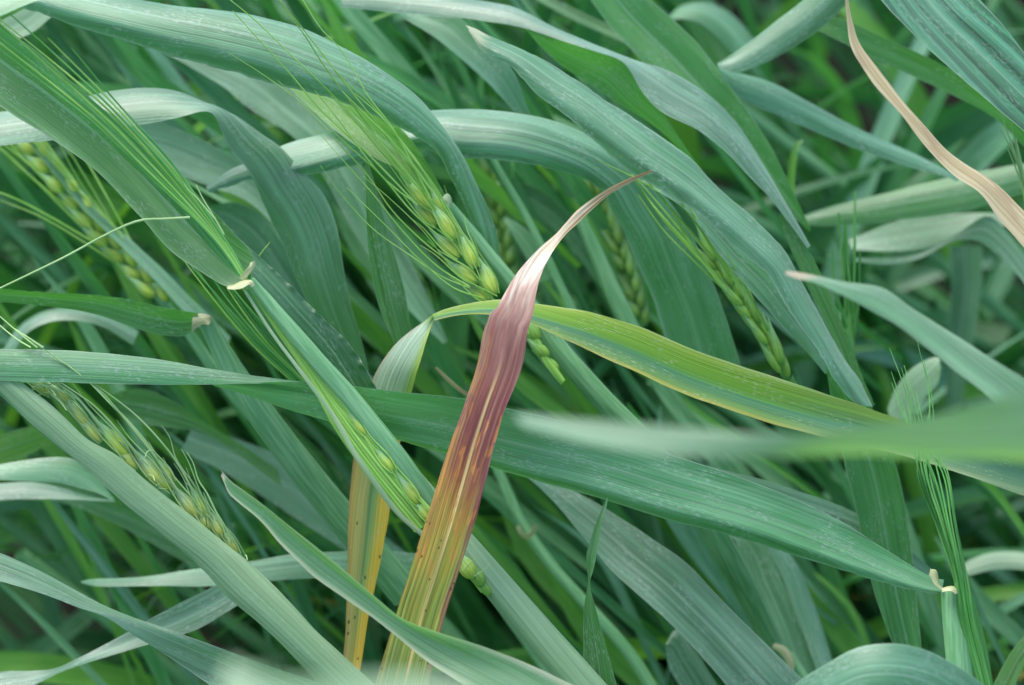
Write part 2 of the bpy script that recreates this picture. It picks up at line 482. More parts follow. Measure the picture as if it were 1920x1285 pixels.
def mat_yellow():
    b = NB('yellowing_leaf')
    s, v, mv, rnd = b.coords()
    n1 = b.noise(mv, 9, 650, 3)
    n2 = b.noise(mv, 9, 2400, 2, 4.0)
    vv = b.math('ADD', v, b.math('MULTIPLY', b.math('SUBTRACT', n1, .5), .20))
    # across: lower margin yellow, then blue-green, keel, upper half yellow-green
    up = b.ramp(vv, [(0.0, lin('#b4b65a')), (.06, lin('#98aa54')), (.15, lin('#76a056')), (.32, lin('#5b8f5f')), (.46, lin('#4f8a62')), (.5, lin('#5f9a50')), (.56, lin('#76aa38')), (.8, lin('#88b438')), (.96, lin('#a2c04c')), (1.0, lin('#c6d884'))])
    right = b.ramp(vv, [(0.0, lin('#a9c08a')), (.2, lin('#7fab7c')), (.48, lin('#5d9070')), (.6, lin('#6c9f74')), (.8, lin('#8cb455')), (1.0, lin('#a6c658'))])
    col = b.mix(b.ss(s, .16, .30), right, up)
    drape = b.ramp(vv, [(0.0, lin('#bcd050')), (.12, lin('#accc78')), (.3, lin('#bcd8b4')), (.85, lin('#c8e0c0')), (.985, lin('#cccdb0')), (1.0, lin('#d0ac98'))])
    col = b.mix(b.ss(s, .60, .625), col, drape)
    tail = b.ramp(vv, [(0.0, lin('#dcb838')), (.25, lin('#d8c044')), (.40, lin('#98b460')), (.5, lin('#6a9a64')), (.56, lin('#b4b868')), (.75, lin('#dccc78')), (.9, lin('#e0c468')), (1.0, lin('#d0a460'))])
    tail2 = b.ramp(vv, [(0.0, lin('#e0b440')), (.4, lin('#e0c054')), (.55, lin('#c4b85c')), (.8, lin('#dcc87c')), (1.0, lin('#d0a068'))])
    tail = b.mix(b.ss(s, .86, .97), tail, tail2)
    col = b.mix(b.ss(s, .735, .76), col, tail)
    k = b.math('MULTIPLY_ADD', b.math('SUBTRACT', n2, .5), .8, 1.0)
    col = b.mix(1.0, col, b.n('ShaderNodeCombineColor', {0: k, 1: k, 2: k}).outputs[0], 'MULTIPLY')
    fl = b.math('MULTIPLY', b.ss(b.noise(mv, 500, 3000, 2, 9.0), .6, .68), b.ss(b.noise(mv, 60, 200, 2, 2.0), .5, .6))
    col = b.mix(b.math('MULTIPLY', fl, .6), col, lin('#c6d4a8'))
    vo = b.n('ShaderNodeTexVoronoi', {0: b.n('ShaderNodeMapping', {0: mv, 3: (150, 240, 1)}).outputs[0], 2: 1.0}, voronoi_dimensions='2D')
    dk = b.math('MULTIPLY', b.math('MULTIPLY', b.math('LESS_THAN', vo.outputs['Distance'], .09), b.ss(b.noise(mv, 90, 130, 1, 6.6), .56, .6)), b.ss(s, .74, .8))
    col = b.mix(b.math('MULTIPLY', dk, .8), col, lin('#4a4020'))
    return finish(b, col, b.mix(.4, col, lin('#a0c830')), b.math('ADD', n2, n1), .42, .5, .35, .4, .0004, .1)
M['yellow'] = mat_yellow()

def mat_dry(name, c1, c2, c3):
    b = NB(name)
    s, v, mv, rnd = b.coords()
    n1 = b.noise(mv, 12, 800, 3)
    n2 = b.noise(mv, 40, 200, 3, 4.0)
    col = b.mix(b.ss(n1, .38, .62), lin(c1), lin(c2))
    col = b.mix(b.math('MULTIPLY', b.ss(n2, .5, .65), .6), col, lin(c3))
    return finish(b, col, col, n1, .6, .35, .25, .5, .0005)
M['dry'] = mat_dry('dry_leaf_tan', '#c8b284', '#e0cfa6', '#b89878')
M['litter'] = mat_dry('dead_leaf_brown', '#7d6a4a', '#9a865e', '#5f5034')

def mat_soil():
    b = NB('soil')
    tc = b.n('ShaderNodeTexCoord').outputs['Object']
    n1 = b.n('ShaderNodeTexNoise', {0: tc, 2: 9.0, 3: 6.0, 4: .6}).outputs[0]
    n2 = b.n('ShaderNodeTexNoise', {0: tc, 2: 120.0, 3: 4.0, 4: .6}).outputs[0]
    col = b.ramp(b.math('ADD', b.math('MULTIPLY', n1, .5), b.math('MULTIPLY', n2, .5)), [(.3, (.006, .006, .004, 1)), (.5, (.015, .014, .010, 1)), (.7, (.034, .030, .021, 1))])
    return finish(b, col, col, b.math('ADD', n1, n2), .9, .2, 0, .8, .01)
M['soil'] = mat_soil()

# ------------------------------------------------------------------ the ground
def make_ground():
    n = 120
    md = MeshData()
    xs = np.concatenate([np.linspace(-40, -1.6, 14)[:-1], np.linspace(-1.6, 1.8, n), np.linspace(1.8, 40, 14)[1:]])
    ys = np.concatenate([np.linspace(-30, .2, 10)[:-1], np.linspace(.2, 3.2, n), np.linspace(3.2, 60, 14)[1:]])
    rows, suv = [], []
    for y in ys:
        r = []
        for x in xs:
            z = .03 * mnoise.noise(Vector((x * 6, y * 6, 0))) + .02 * mnoise.noise(Vector((x * 17, y * 17, 4)))
            r.append(Vector((x, y, z)))
        rows.append(r); suv.append([(0, 0)] * len(xs))
    md.grid(rows, suv, suv)
    tag(build(md, 'ground', M['soil'], origin=(0, 0, 0)), kind='structure')
make_ground()

# ------------------------------------------------------------------ single leaves
SEED = [0]
def leaf(label, A, B, d, t=0.0, mat='blue', name='barley_leaf', parent=None, group=None, cat='leaf', **kw):
    SEED[0] += 1
    md = MeshData()
    strip(md, A, B, d, t, seed=SEED[0], **kw)
    o = build(md, name, M[mat], parent)
    if parent is None:
        tag(o, label, cat, group)
    elif label:
        tag(o, label)
    return o

def stem(label, path, d, w, mat='stem', name='stem', parent=None, flat=.9, cat='stem', **kw):
    SEED[0] += 1
    md = MeshData()
    tube(md, path, d, w, seed=SEED[0], flat=flat, **kw)
    o = build(md, name, M[mat], parent)
    if parent is None:
        tag(o, label, cat)
    elif label:
        tag(o, label)
    return o

# --- the dying leaf in the middle
leaf('dying barley leaf, purple and ochre with a curling tan tip and painted highlight, in the centre',
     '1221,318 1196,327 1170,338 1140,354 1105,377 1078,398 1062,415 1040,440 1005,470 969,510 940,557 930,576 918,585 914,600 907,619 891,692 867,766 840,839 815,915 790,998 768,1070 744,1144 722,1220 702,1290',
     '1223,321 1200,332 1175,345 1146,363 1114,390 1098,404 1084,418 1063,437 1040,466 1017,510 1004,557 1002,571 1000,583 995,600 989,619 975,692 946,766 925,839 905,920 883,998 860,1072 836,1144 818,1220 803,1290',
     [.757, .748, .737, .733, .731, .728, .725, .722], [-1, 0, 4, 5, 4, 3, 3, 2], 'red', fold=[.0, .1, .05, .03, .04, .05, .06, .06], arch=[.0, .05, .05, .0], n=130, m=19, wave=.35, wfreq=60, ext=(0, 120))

# --- the yellow-green leaf that arches behind it, folds over and hangs down
md = MeshData()
strip(md, '2010,868 1920,838 1800,812 1700,790 1600,756 1450,706 1300,655 1200,613 1100,583 1050,576 1000,569 960,563 930,563 870,572 830,582 811,590',
      '2010,960 1920,930 1790,885 1680,850 1560,824 1450,795 1300,745 1180,692 1080,646 1000,610 960,597 915,591 890,590 860,592 835,596 814,601',
      [.79, .775, .768, .764, .762, .762, .765, .768], [2, 2, 3, 4, 5, 6, 5, 2], fold=[.12, .12, .14, .16, .16, .12, .08, .05], n=120, m=17, srange=(0, .6), seed=901, wave=.25)
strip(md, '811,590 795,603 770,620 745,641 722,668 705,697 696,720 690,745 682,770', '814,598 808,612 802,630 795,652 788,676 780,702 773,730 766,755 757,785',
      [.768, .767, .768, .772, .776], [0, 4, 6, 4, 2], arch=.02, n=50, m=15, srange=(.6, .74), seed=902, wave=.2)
strip(md, '682,770 674,800 668,830 664,852 659,890 655,939 653,985 652,1034 650,1107 649,1155 644,1236 640,1300', '757,785 752,820 747,850 743,885 740,910 733,939 726,985 717,1034 702,1107 691,1155 679,1236 668,1300',
      [.776, .778, .777, .775, .772], [2, 1, 0, 0, 0], fold=[.05, .12, .16, .16], n=60, m=15, srange=(.74, 1.0), seed=903, wave=.2, ext=(0, 60))
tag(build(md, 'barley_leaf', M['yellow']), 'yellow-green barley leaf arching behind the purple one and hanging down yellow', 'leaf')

# --- shoot with the long horizontal flag leaf, collar and awns on the right
def awn(parent, path, d, w=(3.4, 1.2), mat='awn', n=26, name='awn', **kw):
    md = MeshData()
    SEED[0] += 1
    tube(md, path, d, list(w), n=n, m=5, seed=SEED[0], **kw)
    return build(md, name, M[mat], parent)

sB = empty('barley_shoot', P(1830, 1300, .757), 'barley shoot at lower right with long twisted horizontal leaf, pale collar and green awns', 'barley shoot')
md = MeshData()
strip(md, '1770,1087 1750,1083 1700,1053 1650,1023 1550,963 1400,899 1250,849 1100,801 1000,778 960,769 860,748 750,735 650,722 575,716 500,718 440,719 405,719',
      '1768,1112 1745,1108 1700,1096 1600,1066 1500,1036 1400,1006 1250,970 1130,936 1000,906 900,881 800,853 740,836 680,819 560,782 480,752 430,732 400,722',
      [.760, .757, .754, .752, .751, .751, .752, .753], [4, 6, 5, 2, -3, -8, -10, -5], fold=[.2, .1, .06, .05, .08, .06, .03, 0], arch=[0, .03, .04, .02, 0], n=130, m=23, srange=(0, .7), seed=911, wave=.5, wfreq=45, frill=(.5, .15), curl=(.22, .0))
strip(md, '585,718 560,714.5 520,709.5 470,703 400,692 320,677 250,667 170,659 100,655 0,653 -120,655', '585,719 540,718.5 500,718.7 440,719 400,720 320,720.5 250,720 170,718 100,716 0,712 -120,704',
      [.7505, .749, .747, .745, .742], [1, 2, 3, 3, 3], arch=[.02, .06, .08, .08], n=60, m=13, srange=(.7, 1.0), seed=912, wave=.15)
build(md, 'leaf', M['blue'], sB)
leaf(None, '1745,1066 1757,1068 1762,1080 1762,1092 1768,1100', '1742,1078 1748,1084 1752,1092 1760,1100 1768,1106', .755, [1, 2, 2], 'collar', 'auricle', sB, n=16, m=7, arch=.15)
leaf(None, '1766,1102 1777,1097 1789,1096 1798,1102 1798,1110', '1766,1110 1777,1105 1786,1105 1792,1109 1795,1114', .752, [1, 3, 3], 'collar', 'collar', sB, n=16, m=7, arch=.2)
stem(None, '1781,1104 1786,1150 1795,1215 1803,1290', .757, [34, 46, 50, 52], 'stem', 'leaf_sheath', sB, ext=(0, 120))
stem(None, '1806,1098 1820,1150 1834,1215 1846,1290', .760, [22, 32, 36, 38], 'awndark', 'stem', sB, ext=(0, 120))
md = MeshData(); tube(md, '1801,1085 1806,1120 1815,1160', .757, [8, 14, 16], n=12, m=8)
earB = build(md, 'ear', M['awndark'], sB)
rb = random.Random(5)
tipsB = [(1718, 632, 1748, 760), (1690, 690, 1712, 780), (1668, 653, 1695, 740), (1695, 685, 1722, 790), (1733, 675, 1745, 770), (1742, 705, 1752, 790), (1671, 697, 1700, 800), (1672, 718, 1690, 790), (1718, 736, 1728, 800), (1694, 770, 1700, 810), (1705, 760, 1716, 830), (1738, 780, 1752, 850), (1752, 800, 1762, 870)]
for k, (x0, y0, x1, y1) in enumerate(tipsB):
    f = k / (len(tipsB) - 1)
    xm = 1718 + f * 56 + rb.uniform(-6, 6)
    xe = 1788 + f * 22 + rb.uniform(-3, 3)
    awn(earB, f'{xe+46:.1f},1300 {xe+14:.1f},1170 {xe:.1f},1085 {xm + (xe-xm)*.52:.1f},985 {xm:.1f},880 {x1+(xm-x1)*.15:.1f},{y1} {x0},{y0}', [.757, .755, .752, .748 + .008 * rb.random(), .75, .755, .76], (6, 7, 6, 4.6, 3.6, 2.4, 1.2), 'awndark', n=30)

# --- shoot on the left: flag leaf, collar, sheath splitting over a young ear, awns
sA = empty('barley_shoot', P(1075, 1300, .752), 'barley shoot from upper left corner with pale collar and open sheath over green ear', 'barley shoot')
leaf(None, '-90,-40 0,44 73,99 157,176 234,236 293,290 340,338 402,398 440,440 468,468 478,492', '-90,135 0,200 91,258 140,290 183,323 256,399 322,473 366,503 395,522 424,537 450,535',
     [.758, .754, .752, .748, .744], [-2, -3, -3, 0, 1], 'green', 'leaf', sA, fold=[.16, .2, .22, .22, .2], n=80, m=17, wave=.4, frill=(0, .35))
leaf(None, '478,489 479,500 474,510 466,520 458,528', '470,492 468,500 462,508 456,514 450,522', .741, [0, 2, 1], 'collar', 'auricle', sA, n=18, m=7, arch=.2)
leaf(None, '426,534 438,531 450,523 462,521 475,524 480,533', '426,539 440,538 453,534 462,530 470,530 474,538', .740, [2, 4, 2], 'collar', 'collar', sA, n=20, m=7, arch=.25)
leaf(None, '-60,-8 0,47 73,102 157,179 234,239 293,294 340,346 390,416 430,476 459,523', '-60,42 0,94 75,152 150,222 225,292 300,364 350,417 400,472 440,512 461,530', [.748, .746, .744, .743, .742], [-2, -2, -1, 0], 'green', 'backlit_strip', sA, arch=[.05, .08, .1], n=60, m=13, wave=.2)  # added strip imitating the leaf's upper half lit through from behind
stem(None, '468,526 500,563 549,622 600,682 650,738 700,800 746,860 788,920 830,985 870,1045', [.744, .744, .744, .745, .746, .7495, .754], [20, 26, 31, 33, 36, 38, 40, 40, 38, 34], 'stem', 'stem', sA, flat=.6)
stem(None, '775,900 810,945 850,1000 900,1060 960,1130 1020,1200 1080,1268', .750, [40, 50, 56, 60, 64, 66, 66], 'stempale', 'leaf_sheath', sA, flat=.6, ext=(0, 150))
leaf(None, '470,542 512,600 560,660 612,725 660,795 715,865 770,930 815,985 850,1040', '457,545 512,628 570,705 622,775 669,857 702,903 746,961 794,1003 835,1052', [.7475, .7475, .748, .749, .75], [-1, -2, -3, -2, 0], 'green', 'sheath_flap', sA, fold=.12, n=60, m=13)
leaf(None, '461,544 515,627 573,703 626,774 674,855 708,903 752,962 800,1002', '456,546 509,629 566,706 617,776 663,857 696,905 740,963 788,1006', [.7415, .742, .7425, .744, .746], [0, 0, 0], 'membrane', 'sheath_edge', sA, arch=.2, n=50, m=7)
md = MeshData(); tube(md, '660,800 730,885 790,960 850,1040 905,1110', .748, [6, 7, 8, 8, 8], n=24, m=6)
earA = build(md, 'ear', M['awn'], sA)

# a kernel of unit length along +Z, shared by every ear
def kernel_mesh(name, mat, L=1.0):
    md = MeshData()
    prof = [(0, .04), (.03, .2), (.1, .36), (.2, .46), (.31, .5), (.43, .46), (.55, .36), (.68, .235), (.82, .13), (1.0, .05)]
    rows, suv, met = [], [], []
    for z, r in prof:
        a_, b_, c_ = [], [], []
        for j in range(13):
            an = 2 * math.pi * j / 12
            rr = r * (1 + .07 * math.cos(an * 4))
            a_.append(Vector((math.cos(an) * rr, math.sin(an) * rr * .8, z)))
            b_.append((z, j / 12)); c_.append((z * .009, j / 12 * .008))
        rows.append(a_); suv.append(b_); met.append(c_)
    md.grid(rows, suv, met)
    me = md.mesh(name, (0, 0, 0), mat)
    return me
KM = {k: kernel_mesh('kernel', M[k]) for k in ('kernel', 'kernelgreen', 'kernelpale', 'kerneldark')}

def kernel(parent, bx, by, tx, ty, d, wpx, mat='kernel', dt=0.0, hair=None):
    """one kernel from its base to its tip"""
    a = P(bx, by, d); b = P(tx, ty, d + dt)
    ax = (b - a)
    l = ax.length * 1.4
    z = ax.normalized()
    view = (CM.translation - a).normalized()
    x = view.cross(z).normalized()
    y = z.cross(x)
    o = bpy.data.objects.new('kernel', KM[mat])
    place(o, a, parent)
    w = wpx * .88 * K * d
    rot = Matrix((x, y, z)).transposed().to_4x4()
    o.rotation_euler = rot.to_euler()
    o.scale = (w, w, l)
    if hair:
        r = random.Random(int(bx * 7 + by))
        ux, uy = tx - bx, ty - by
        q = math.hypot(ux, uy); ux /= q; uy /= q
        for sg in (-1, 1):
            o1, o2, ln = wpx * .36 * sg, wpx * r.uniform(.2, .6) * sg, q * r.uniform(1.5, 2.3)
            awn(parent, f'{bx - uy*o1*.6:.1f},{by + ux*o1*.6:.1f} {bx + ux*q*.45 - uy*o1*1.15:.1f},{by + uy*q*.45 + ux*o1*1.15:.1f} {bx + ux*ln*.75 - uy*o2*.7:.1f},{by + uy*ln*.75 + ux*o2*.7:.1f} {bx + ux*ln - uy*o2:.1f},{by + uy*ln + ux*o2:.1f}',
                [d - w * .25, d - w * .4, d - w * .4], (2.6, 3.2, 2, 1), hair, n=12, name='glume')
    return o

for bx, by, tx, ty, w in ((693, 820, 662, 778, 28), (744, 886, 712, 846, 29), (791, 948, 758, 903, 32), (812, 980, 785, 945, 28)):
    kernel(earA, bx - 4, by - 1, tx - 4, ty - 1, .7452, w * .85, 'kernel', hair='awn')
ra = random.Random(11)
for k in range(8):      # awns lying in the open sheath
    f = k / 7
    o1, o2 = (f - .5) * 16, (f - .5) * 40
    awn(earA, f'{800+o2:.0f},{985-o2*.6:.0f} {720+o2*.9:.0f},{890-o2*.6:.0f} {650+o2*.8:.0f},{798-o2*.6:.0f} {580+o1:.0f},{695-o1*.5:.0f} {520+o1*.6:.0f},{612-o1*.4:.0f} {470+o1*.3:.0f},{538-o1*.2:.0f}', [.7465, .7455, .745, .746, .7455, .7445], (8, 8, 8, 6, 4, 3), 'awn')
for k in range(0, 17, 2):     # the awns that leave through the collar and fan out along the leaf
    f = k / 16
    x1 = -60 + f * 60 + ra.uniform(-8, 8); y1 = 48 - f * 70 + ra.uniform(-8, 8)
    if k > 13: x1, y1 = 90 + (k - 14) * 22, 72 + (k - 14) * 9
    sp = (f - .5) * 46
    awn(earA, f'{461+sp*.12:.0f},{528-sp*.1:.0f} {432+sp*.2:.0f},{478-sp*.12:.0f} {385+sp*.4:.0f},{415-sp*.25:.0f} {300+sp*.85:.0f},{318-sp*.6:.0f} {190+sp*1.05:.0f},{205-sp*.8:.0f} {x1:.0f},{y1:.0f}',
        [.7425, .741, .738, .732 - .004 * ra.random(), .724, .712], (6, 6, 5.5, 4.6, 3.6, 2.6), 'awn' if k % 4 else 'awndark', n=34)
awn(earA, '356,408 310,411 262,414 200,440 120,483 0,541 -40,560', [.737, .735, .735, .734, .733, .732], (5, 5, 4.4, 4, 3.6, 3), 'awnpale', name='awn')
awn(earA, '420,440 398,402 380,372 370,352 367,347', .738, (3.4, 3, 2.4, 2), 'awnpale')
awn(earA, '402,410 372,375 350,352 338,331', .738, (3, 2.6, 2), 'awnpale')
kernel(earA, 888, 1085, 862, 1042, .746, 34, 'kernel')
kernel(earA, 905, 1100, 884, 1062, .747, 28, 'kernelgreen')
kernel(earA, 918, 1118, 898, 1080, .748, 22, 'kernelgreen')
awn(earA, '890,1080 903,1072 915,1062 918,1056', .742, (2.2, 2, 1.4), 'awnpale')
awn(earA, '868,1072 880,1058 892,1050', .742, (2.2, 2, 1.4), 'awnpale')

# --- ears of barley
def ear(parent, axis, d, n, klen, kw_, mat='kernel', awns=(), awn_mat='awn', spread=14, rows=2, seed=1, rachis=None, droop=0, alen=300, auto=True, skip=0, aw=(4.5, 3.5, 2.2, 1.3), tilt=13, aturn=0):
    """axis runs from the ear's base to its top"""
    r = random.Random(seed)
    md = MeshData()
    tube(md, axis, [q + .002 for q in d] if isinstance(d, list) else d + .002, [kw_ * .75, kw_ * .7, kw_ * .3], n=24, m=6)
    e = build(md, 'ear', M['stem' if mat not in ('kernelgreen', 'kerneldark') else 'awndark'], parent)
    p = resample(pts(axis), n + 1)
    dd = along(d, n + 1)
    for i in range(n):
        tx, ty = p[i + 1] - p[i]
        l = math.hypot(tx, ty); tx /= l; ty /= l
        s = -1 if i % 2 else 1
        px, py = -ty * s, tx * s
        a = R(tilt) * s
        dx, dy = tx * math.cos(a) - ty * math.sin(a), tx * math.sin(a) + ty * math.cos(a)
        kl = klen * r.uniform(.9, 1.1)
        bx, by = p[i][0] + px * kw_ * .24, p[i][1] + py * kw_ * .24
        q = dd[i] - .0015 - (.001 if s > 0 else 0)
        kernel(e, bx, by, bx + dx * kl, by + dy * kl, q + r.uniform(-.001, .001), kw_ * r.uniform(.8, 1.1), mat)
        if auto and i >= skip:
            a2 = a * .6 + R(r.uniform(-spread, spread) * .5 + aturn)
            ex, ey = tx * math.cos(a2) - ty * math.sin(a2), tx * math.sin(a2) + ty * math.cos(a2)
            L_ = alen * r.uniform(.75, 1.15)
            x0, y0 = bx + dx * kl * 1.3, by + dy * kl * 1.3
            bend = r.uniform(-1, 1) * L_ * .05
            awn(e, f'{x0:.1f},{y0:.1f} {x0+ex*L_*.33 - ey*bend*.7:.1f},{y0+ey*L_*.33 + ex*bend*.7:.1f} {x0+ex*L_*.66 - ey*bend:.1f},{y0+ey*L_*.66 + ex*bend + droop*.4:.1f} {x0+ex*L_:.1f},{y0+ey*L_+droop:.1f}',
                [q, q - .004, q - .006 + r.uniform(-.01, .01)], aw, awn_mat, n=20)
    for A_ in awns:
        awn(e, A_[0], A_[1] if len(A_) > 1 else [dd[0] - .004, dd[-1] - .01], A_[2] if len(A_) > 2 else aw, awn_mat if len(A_) < 4 else A_[3])
    return e

# main ear in the centre, with its own flag leaf, ligule and sheath
sE = empty('barley_shoot', P(1185, 790, .79), 'sharp yellow-green bearded barley ear in the centre beside its pale green sheath', 'barley shoot')
md = MeshData(); tube(md, '935,575 912,550 880,500 845,440 812,390 775,340', .782, [8, 7, 6, 5, 4, 3], n=24, m=6)
eE = build(md, 'ear', M['awn'], sE)
for bx, by, tx, ty, w, dq in ((809, 391, 762, 337, 30, .777), (819, 424, 780, 382, 27, .779), (855, 448, 818, 394, 31, .776), (862, 483, 820, 443, 28, .778), (893, 503, 868, 444, 30, .776), (897, 531, 850, 497, 28, .778), (930, 553, 903, 497, 32, .776), (915, 565, 880, 538, 24, .779), (836, 402, 812, 362, 20, .785), (876, 462, 852, 412, 20, .787)):
    kernel(eE, bx, by, tx, ty, dq, w, 'kernel', dt=.002, hair='awn')
for pth, ww in (('770,342 733,301 690,250 610,165 540,98 480,40 425,-5', (4.2, 3.6, 2.6, 2)), ('782,385 735,335 680,280 600,205 545,140 490,80 436,20', (4, 3.4, 2.6, 2)),
                ('768,340 715,270 660,195 605,120 570,65 540,25 510,-20', (4.6, 3.8, 2.8, 2)), ('815,395 775,330 720,250 665,180 615,115 560,45 515,-10', (4, 3.6, 2.8, 2)),
                ('818,394 790,340 735,240 690,180 640,95 600,52 563,-8', (4, 3.4, 2.4, 1.8)), ('822,443 770,395 715,330 640,262 580,205 500,145 430,100', (3.6, 3, 2.2, 1.4)),
                ('850,497 795,455 735,395 690,330 640,275 560,190 520,150', (3.6, 3, 2.2, 1.2)), ('880,538 820,500 760,440 700,365 660,320 590,240', (3.4, 2.8, 2, 1.2)),
                ('868,444 825,375 780,300 740,250 690,190 650,155 600,100', (4, 3.6, 2.6, 1.6)), ('903,497 860,425 815,350 770,290 720,225 665,175', (4.2, 3.8, 3, 1.8)),
                ('780,382 730,345 690,300 640,232 590,170', (4, 3.6, 3, 1.6)), ('812,362 770,305 725,255 670,200 640,170', (5, 4.5, 3.2, 1.6)), ('905,560 850,540 790,490 720,420 650,352', (3.2, 2.6, 2, 1.2)),
                ('880,540 830,520 770,480 700,430 640,365 600,310', (2.8, 2.4, 1.8, 1)), ('770,345 720,290 668,230 620,180', (7, 6, 4, 2)), ('800,370 745,305 690,240 655,200', (6, 5, 4, 2)), ('932,556 860,515 790,430 730,372 680,330', (3, 2.6, 2, 1.2))):
    awn(eE, pth, [.775, .770, .764, .758], ww, 'awn', n=32)
leaf(None, '838,372 818,335 790,290 760,250 720,210 670,172 610,140 560,122', '820,378 790,350 750,318 710,300 660,268 610,228 560,182 515,138',
     [.787, .79, .80, .82], [1, 0, -2, -3], 'bright', 'leaf', sE, fold=[.2, .12, .08], n=50, m=13)
leaf(None, '828,368 838,360 847,366 850,378 846,388', '826,380 832,374 838,376 840,382 840,392', .777, [1, 2, 1], 'membrane', 'ligule', sE, n=14, m=7, arch=.2)
stem(None, '842,384 880,432 925,490 966,540 1000,585', [.782, .784, .786], [17, 24, 28, 30, 32], 'stem', 'leaf_sheath', sE)
stem(None, '985,565 1035,640 1085,700 1130,750 1190,812 1260,890 1330,985 1400,1110 1460,1240 1500,1340', [.786, .79, .80, .84, .88], [36, 42, 46, 46, 40, 36], 'stem', 'stem', sE, ext=(0, 100))
leaf(None, '986,610 1002,600 1012,625 1030,665 1046,690 1060,712', '982,640 996,640 1008,655 1022,680 1036,702 1052,722', .780, [0, 1, 0], 'awn', 'husk', sE, arch=.25, n=20, m=7)
kernel(eE, 1012, 640, 985, 600, .781, 26, 'kernelgreen')
kernel(eE, 1030, 672, 994, 640, .781, 26, 'kernelgreen')
kernel(eE, 1048, 695, 1012, 668, .782, 22, 'kernelgreen')

# stalk with the ear at lower left
sF = empty('barley_shoot', P(700, 1380, .745), 'stout pale green barley stalk crossing the lower left with an ear behind it', 'barley shoot')
leaf(None, '-70,625 -20,668 41,716 109,771 169,826 218,853 272,899 340,953 409,1008 450,1040 512,1097 592,1181 700,1280 790,1360', '-80,665 -40,700 0,735 54,790 136,858 218,932 300,1000 366,1053 421,1115 512,1192 585,1268 680,1366',
     [.744, .744, .743, .741, .738], [1, 1, 1, 1], 'stempale', 'leaf_sheath', sF, arch=[.2, .2, .22, .2], fold=0, n=80, m=15, rag=.5)
stem(None, '-60,655 0,712 90,795 200,880 300,965 400,1055 500,1140 600,1235 720,1350', .756, [40, 44, 46, 48, 48], 'stem', 'stem', sF)
md = MeshData(); tube(md, '460,1055 420,1010 350,945 270,880 180,805 100,745 40,690', .757, [7, 7, 6, 5], n=24, m=6)
eF = build(md, 'ear', M['stempale'], sF)
for bx, by, tx, ty, w, mt in ((96, 742, 58, 712, 24, 'kernelpale'), (132, 760, 92, 722, 26, 'kernelpale'), (168, 801, 124, 748, 28, 'kernelpale'), (190, 830, 150, 780, 26, 'kernelpale'), (243, 858, 190, 800, 34, 'kernel'), (258, 880, 222, 838, 26, 'kernelpale'),
                              (308, 912, 262, 858, 36, 'kernelpale'), (325, 905, 300, 868, 24, 'kernel'), (322, 922, 288, 880, 28, 'kernel'), (375, 975, 336, 925, 34, 'kernelpale'), (392, 975, 364, 925, 30, 'kernel'), (420, 1012, 392, 962, 26, 'kernelpale'), (448, 1040, 420, 1000, 20, 'kernelpale'), (400, 995, 372, 960, 26, 'kernelpale')):
    kernel(eF, bx, by, tx, ty, .752, w * .92, mt, hair='awnpale')
for pth, ww in (('150,752 120,735 80,722 40,716', (4, 3, 2)), ('190,800 165,770 140,742 100,716 60,700 20,690', (6, 5, 3, 2)), ('262,858 232,822 205,790 175,760 140,735 110,715', (7, 5, 3.4, 2)),
                ('300,868 270,825 235,785 200,750 168,718 120,680', (6, 5, 3.4, 2)), ('336,925 300,870 262,820 225,775 190,735 160,712 90,660', (5, 4.6, 3.4, 2)), ('364,925 330,865 290,815 250,775 205,740 170,715 60,640', (5, 4, 3, 2)),
                ('392,962 360,905 330,860 318,820 303,798', (3.6, 3, 2.2, 1.6)), ('395,965 372,915 355,870 340,842', (3.4, 3, 2, 1.4)), ('385,945 362,905 345,885 330,868', (3, 2.6, 2, 1.4)), ('390,955 370,925 348,905', (3, 2.6, 1.6)),
                ('436,1020 420,985 405,960 388,925 372,900 362,868 350,848', (4.4, 4, 3, 1.8)), ('462,1046 440,1008 420,985 402,962', (4, 3.4, 2.4)),
                ('300,870 292,852 284,845 276,848 272,858', (3, 2.6, 2)), ('240,845 232,832 222,827', (3, 2.6, 2)), ('285,905 277,897 279,891 287,893 290,902', (2.4, 2.2, 2)), ('292,912 303,905 310,896', (2.4, 2, 1.6)), ('296,916 306,917 314,917', (2.4, 2.2, 2)),
                ('60,728 80,722 95,730 105,742', (3, 2.6, 2)), ('52,735 90,722 115,717', (3, 2.6, 2)), ('70,742 92,736 112,752 125,770', (3, 2.6, 2)), ('388,985 384,965 378,950', (3, 2.6, 2)), ('456,1048 461,1041 464,1050', (2.2, 2, 1.6)),
                ('20,612 48,630 82,652', (2, 3, 3.4)), ('-10,585 40,628 70,652', (2, 3, 3.4)), ('-10,602 30,635 58,652', (2, 3, 3.4))):
    awn(eF, pth, [.750, .747, .745], ww, 'awnpale', n=28)

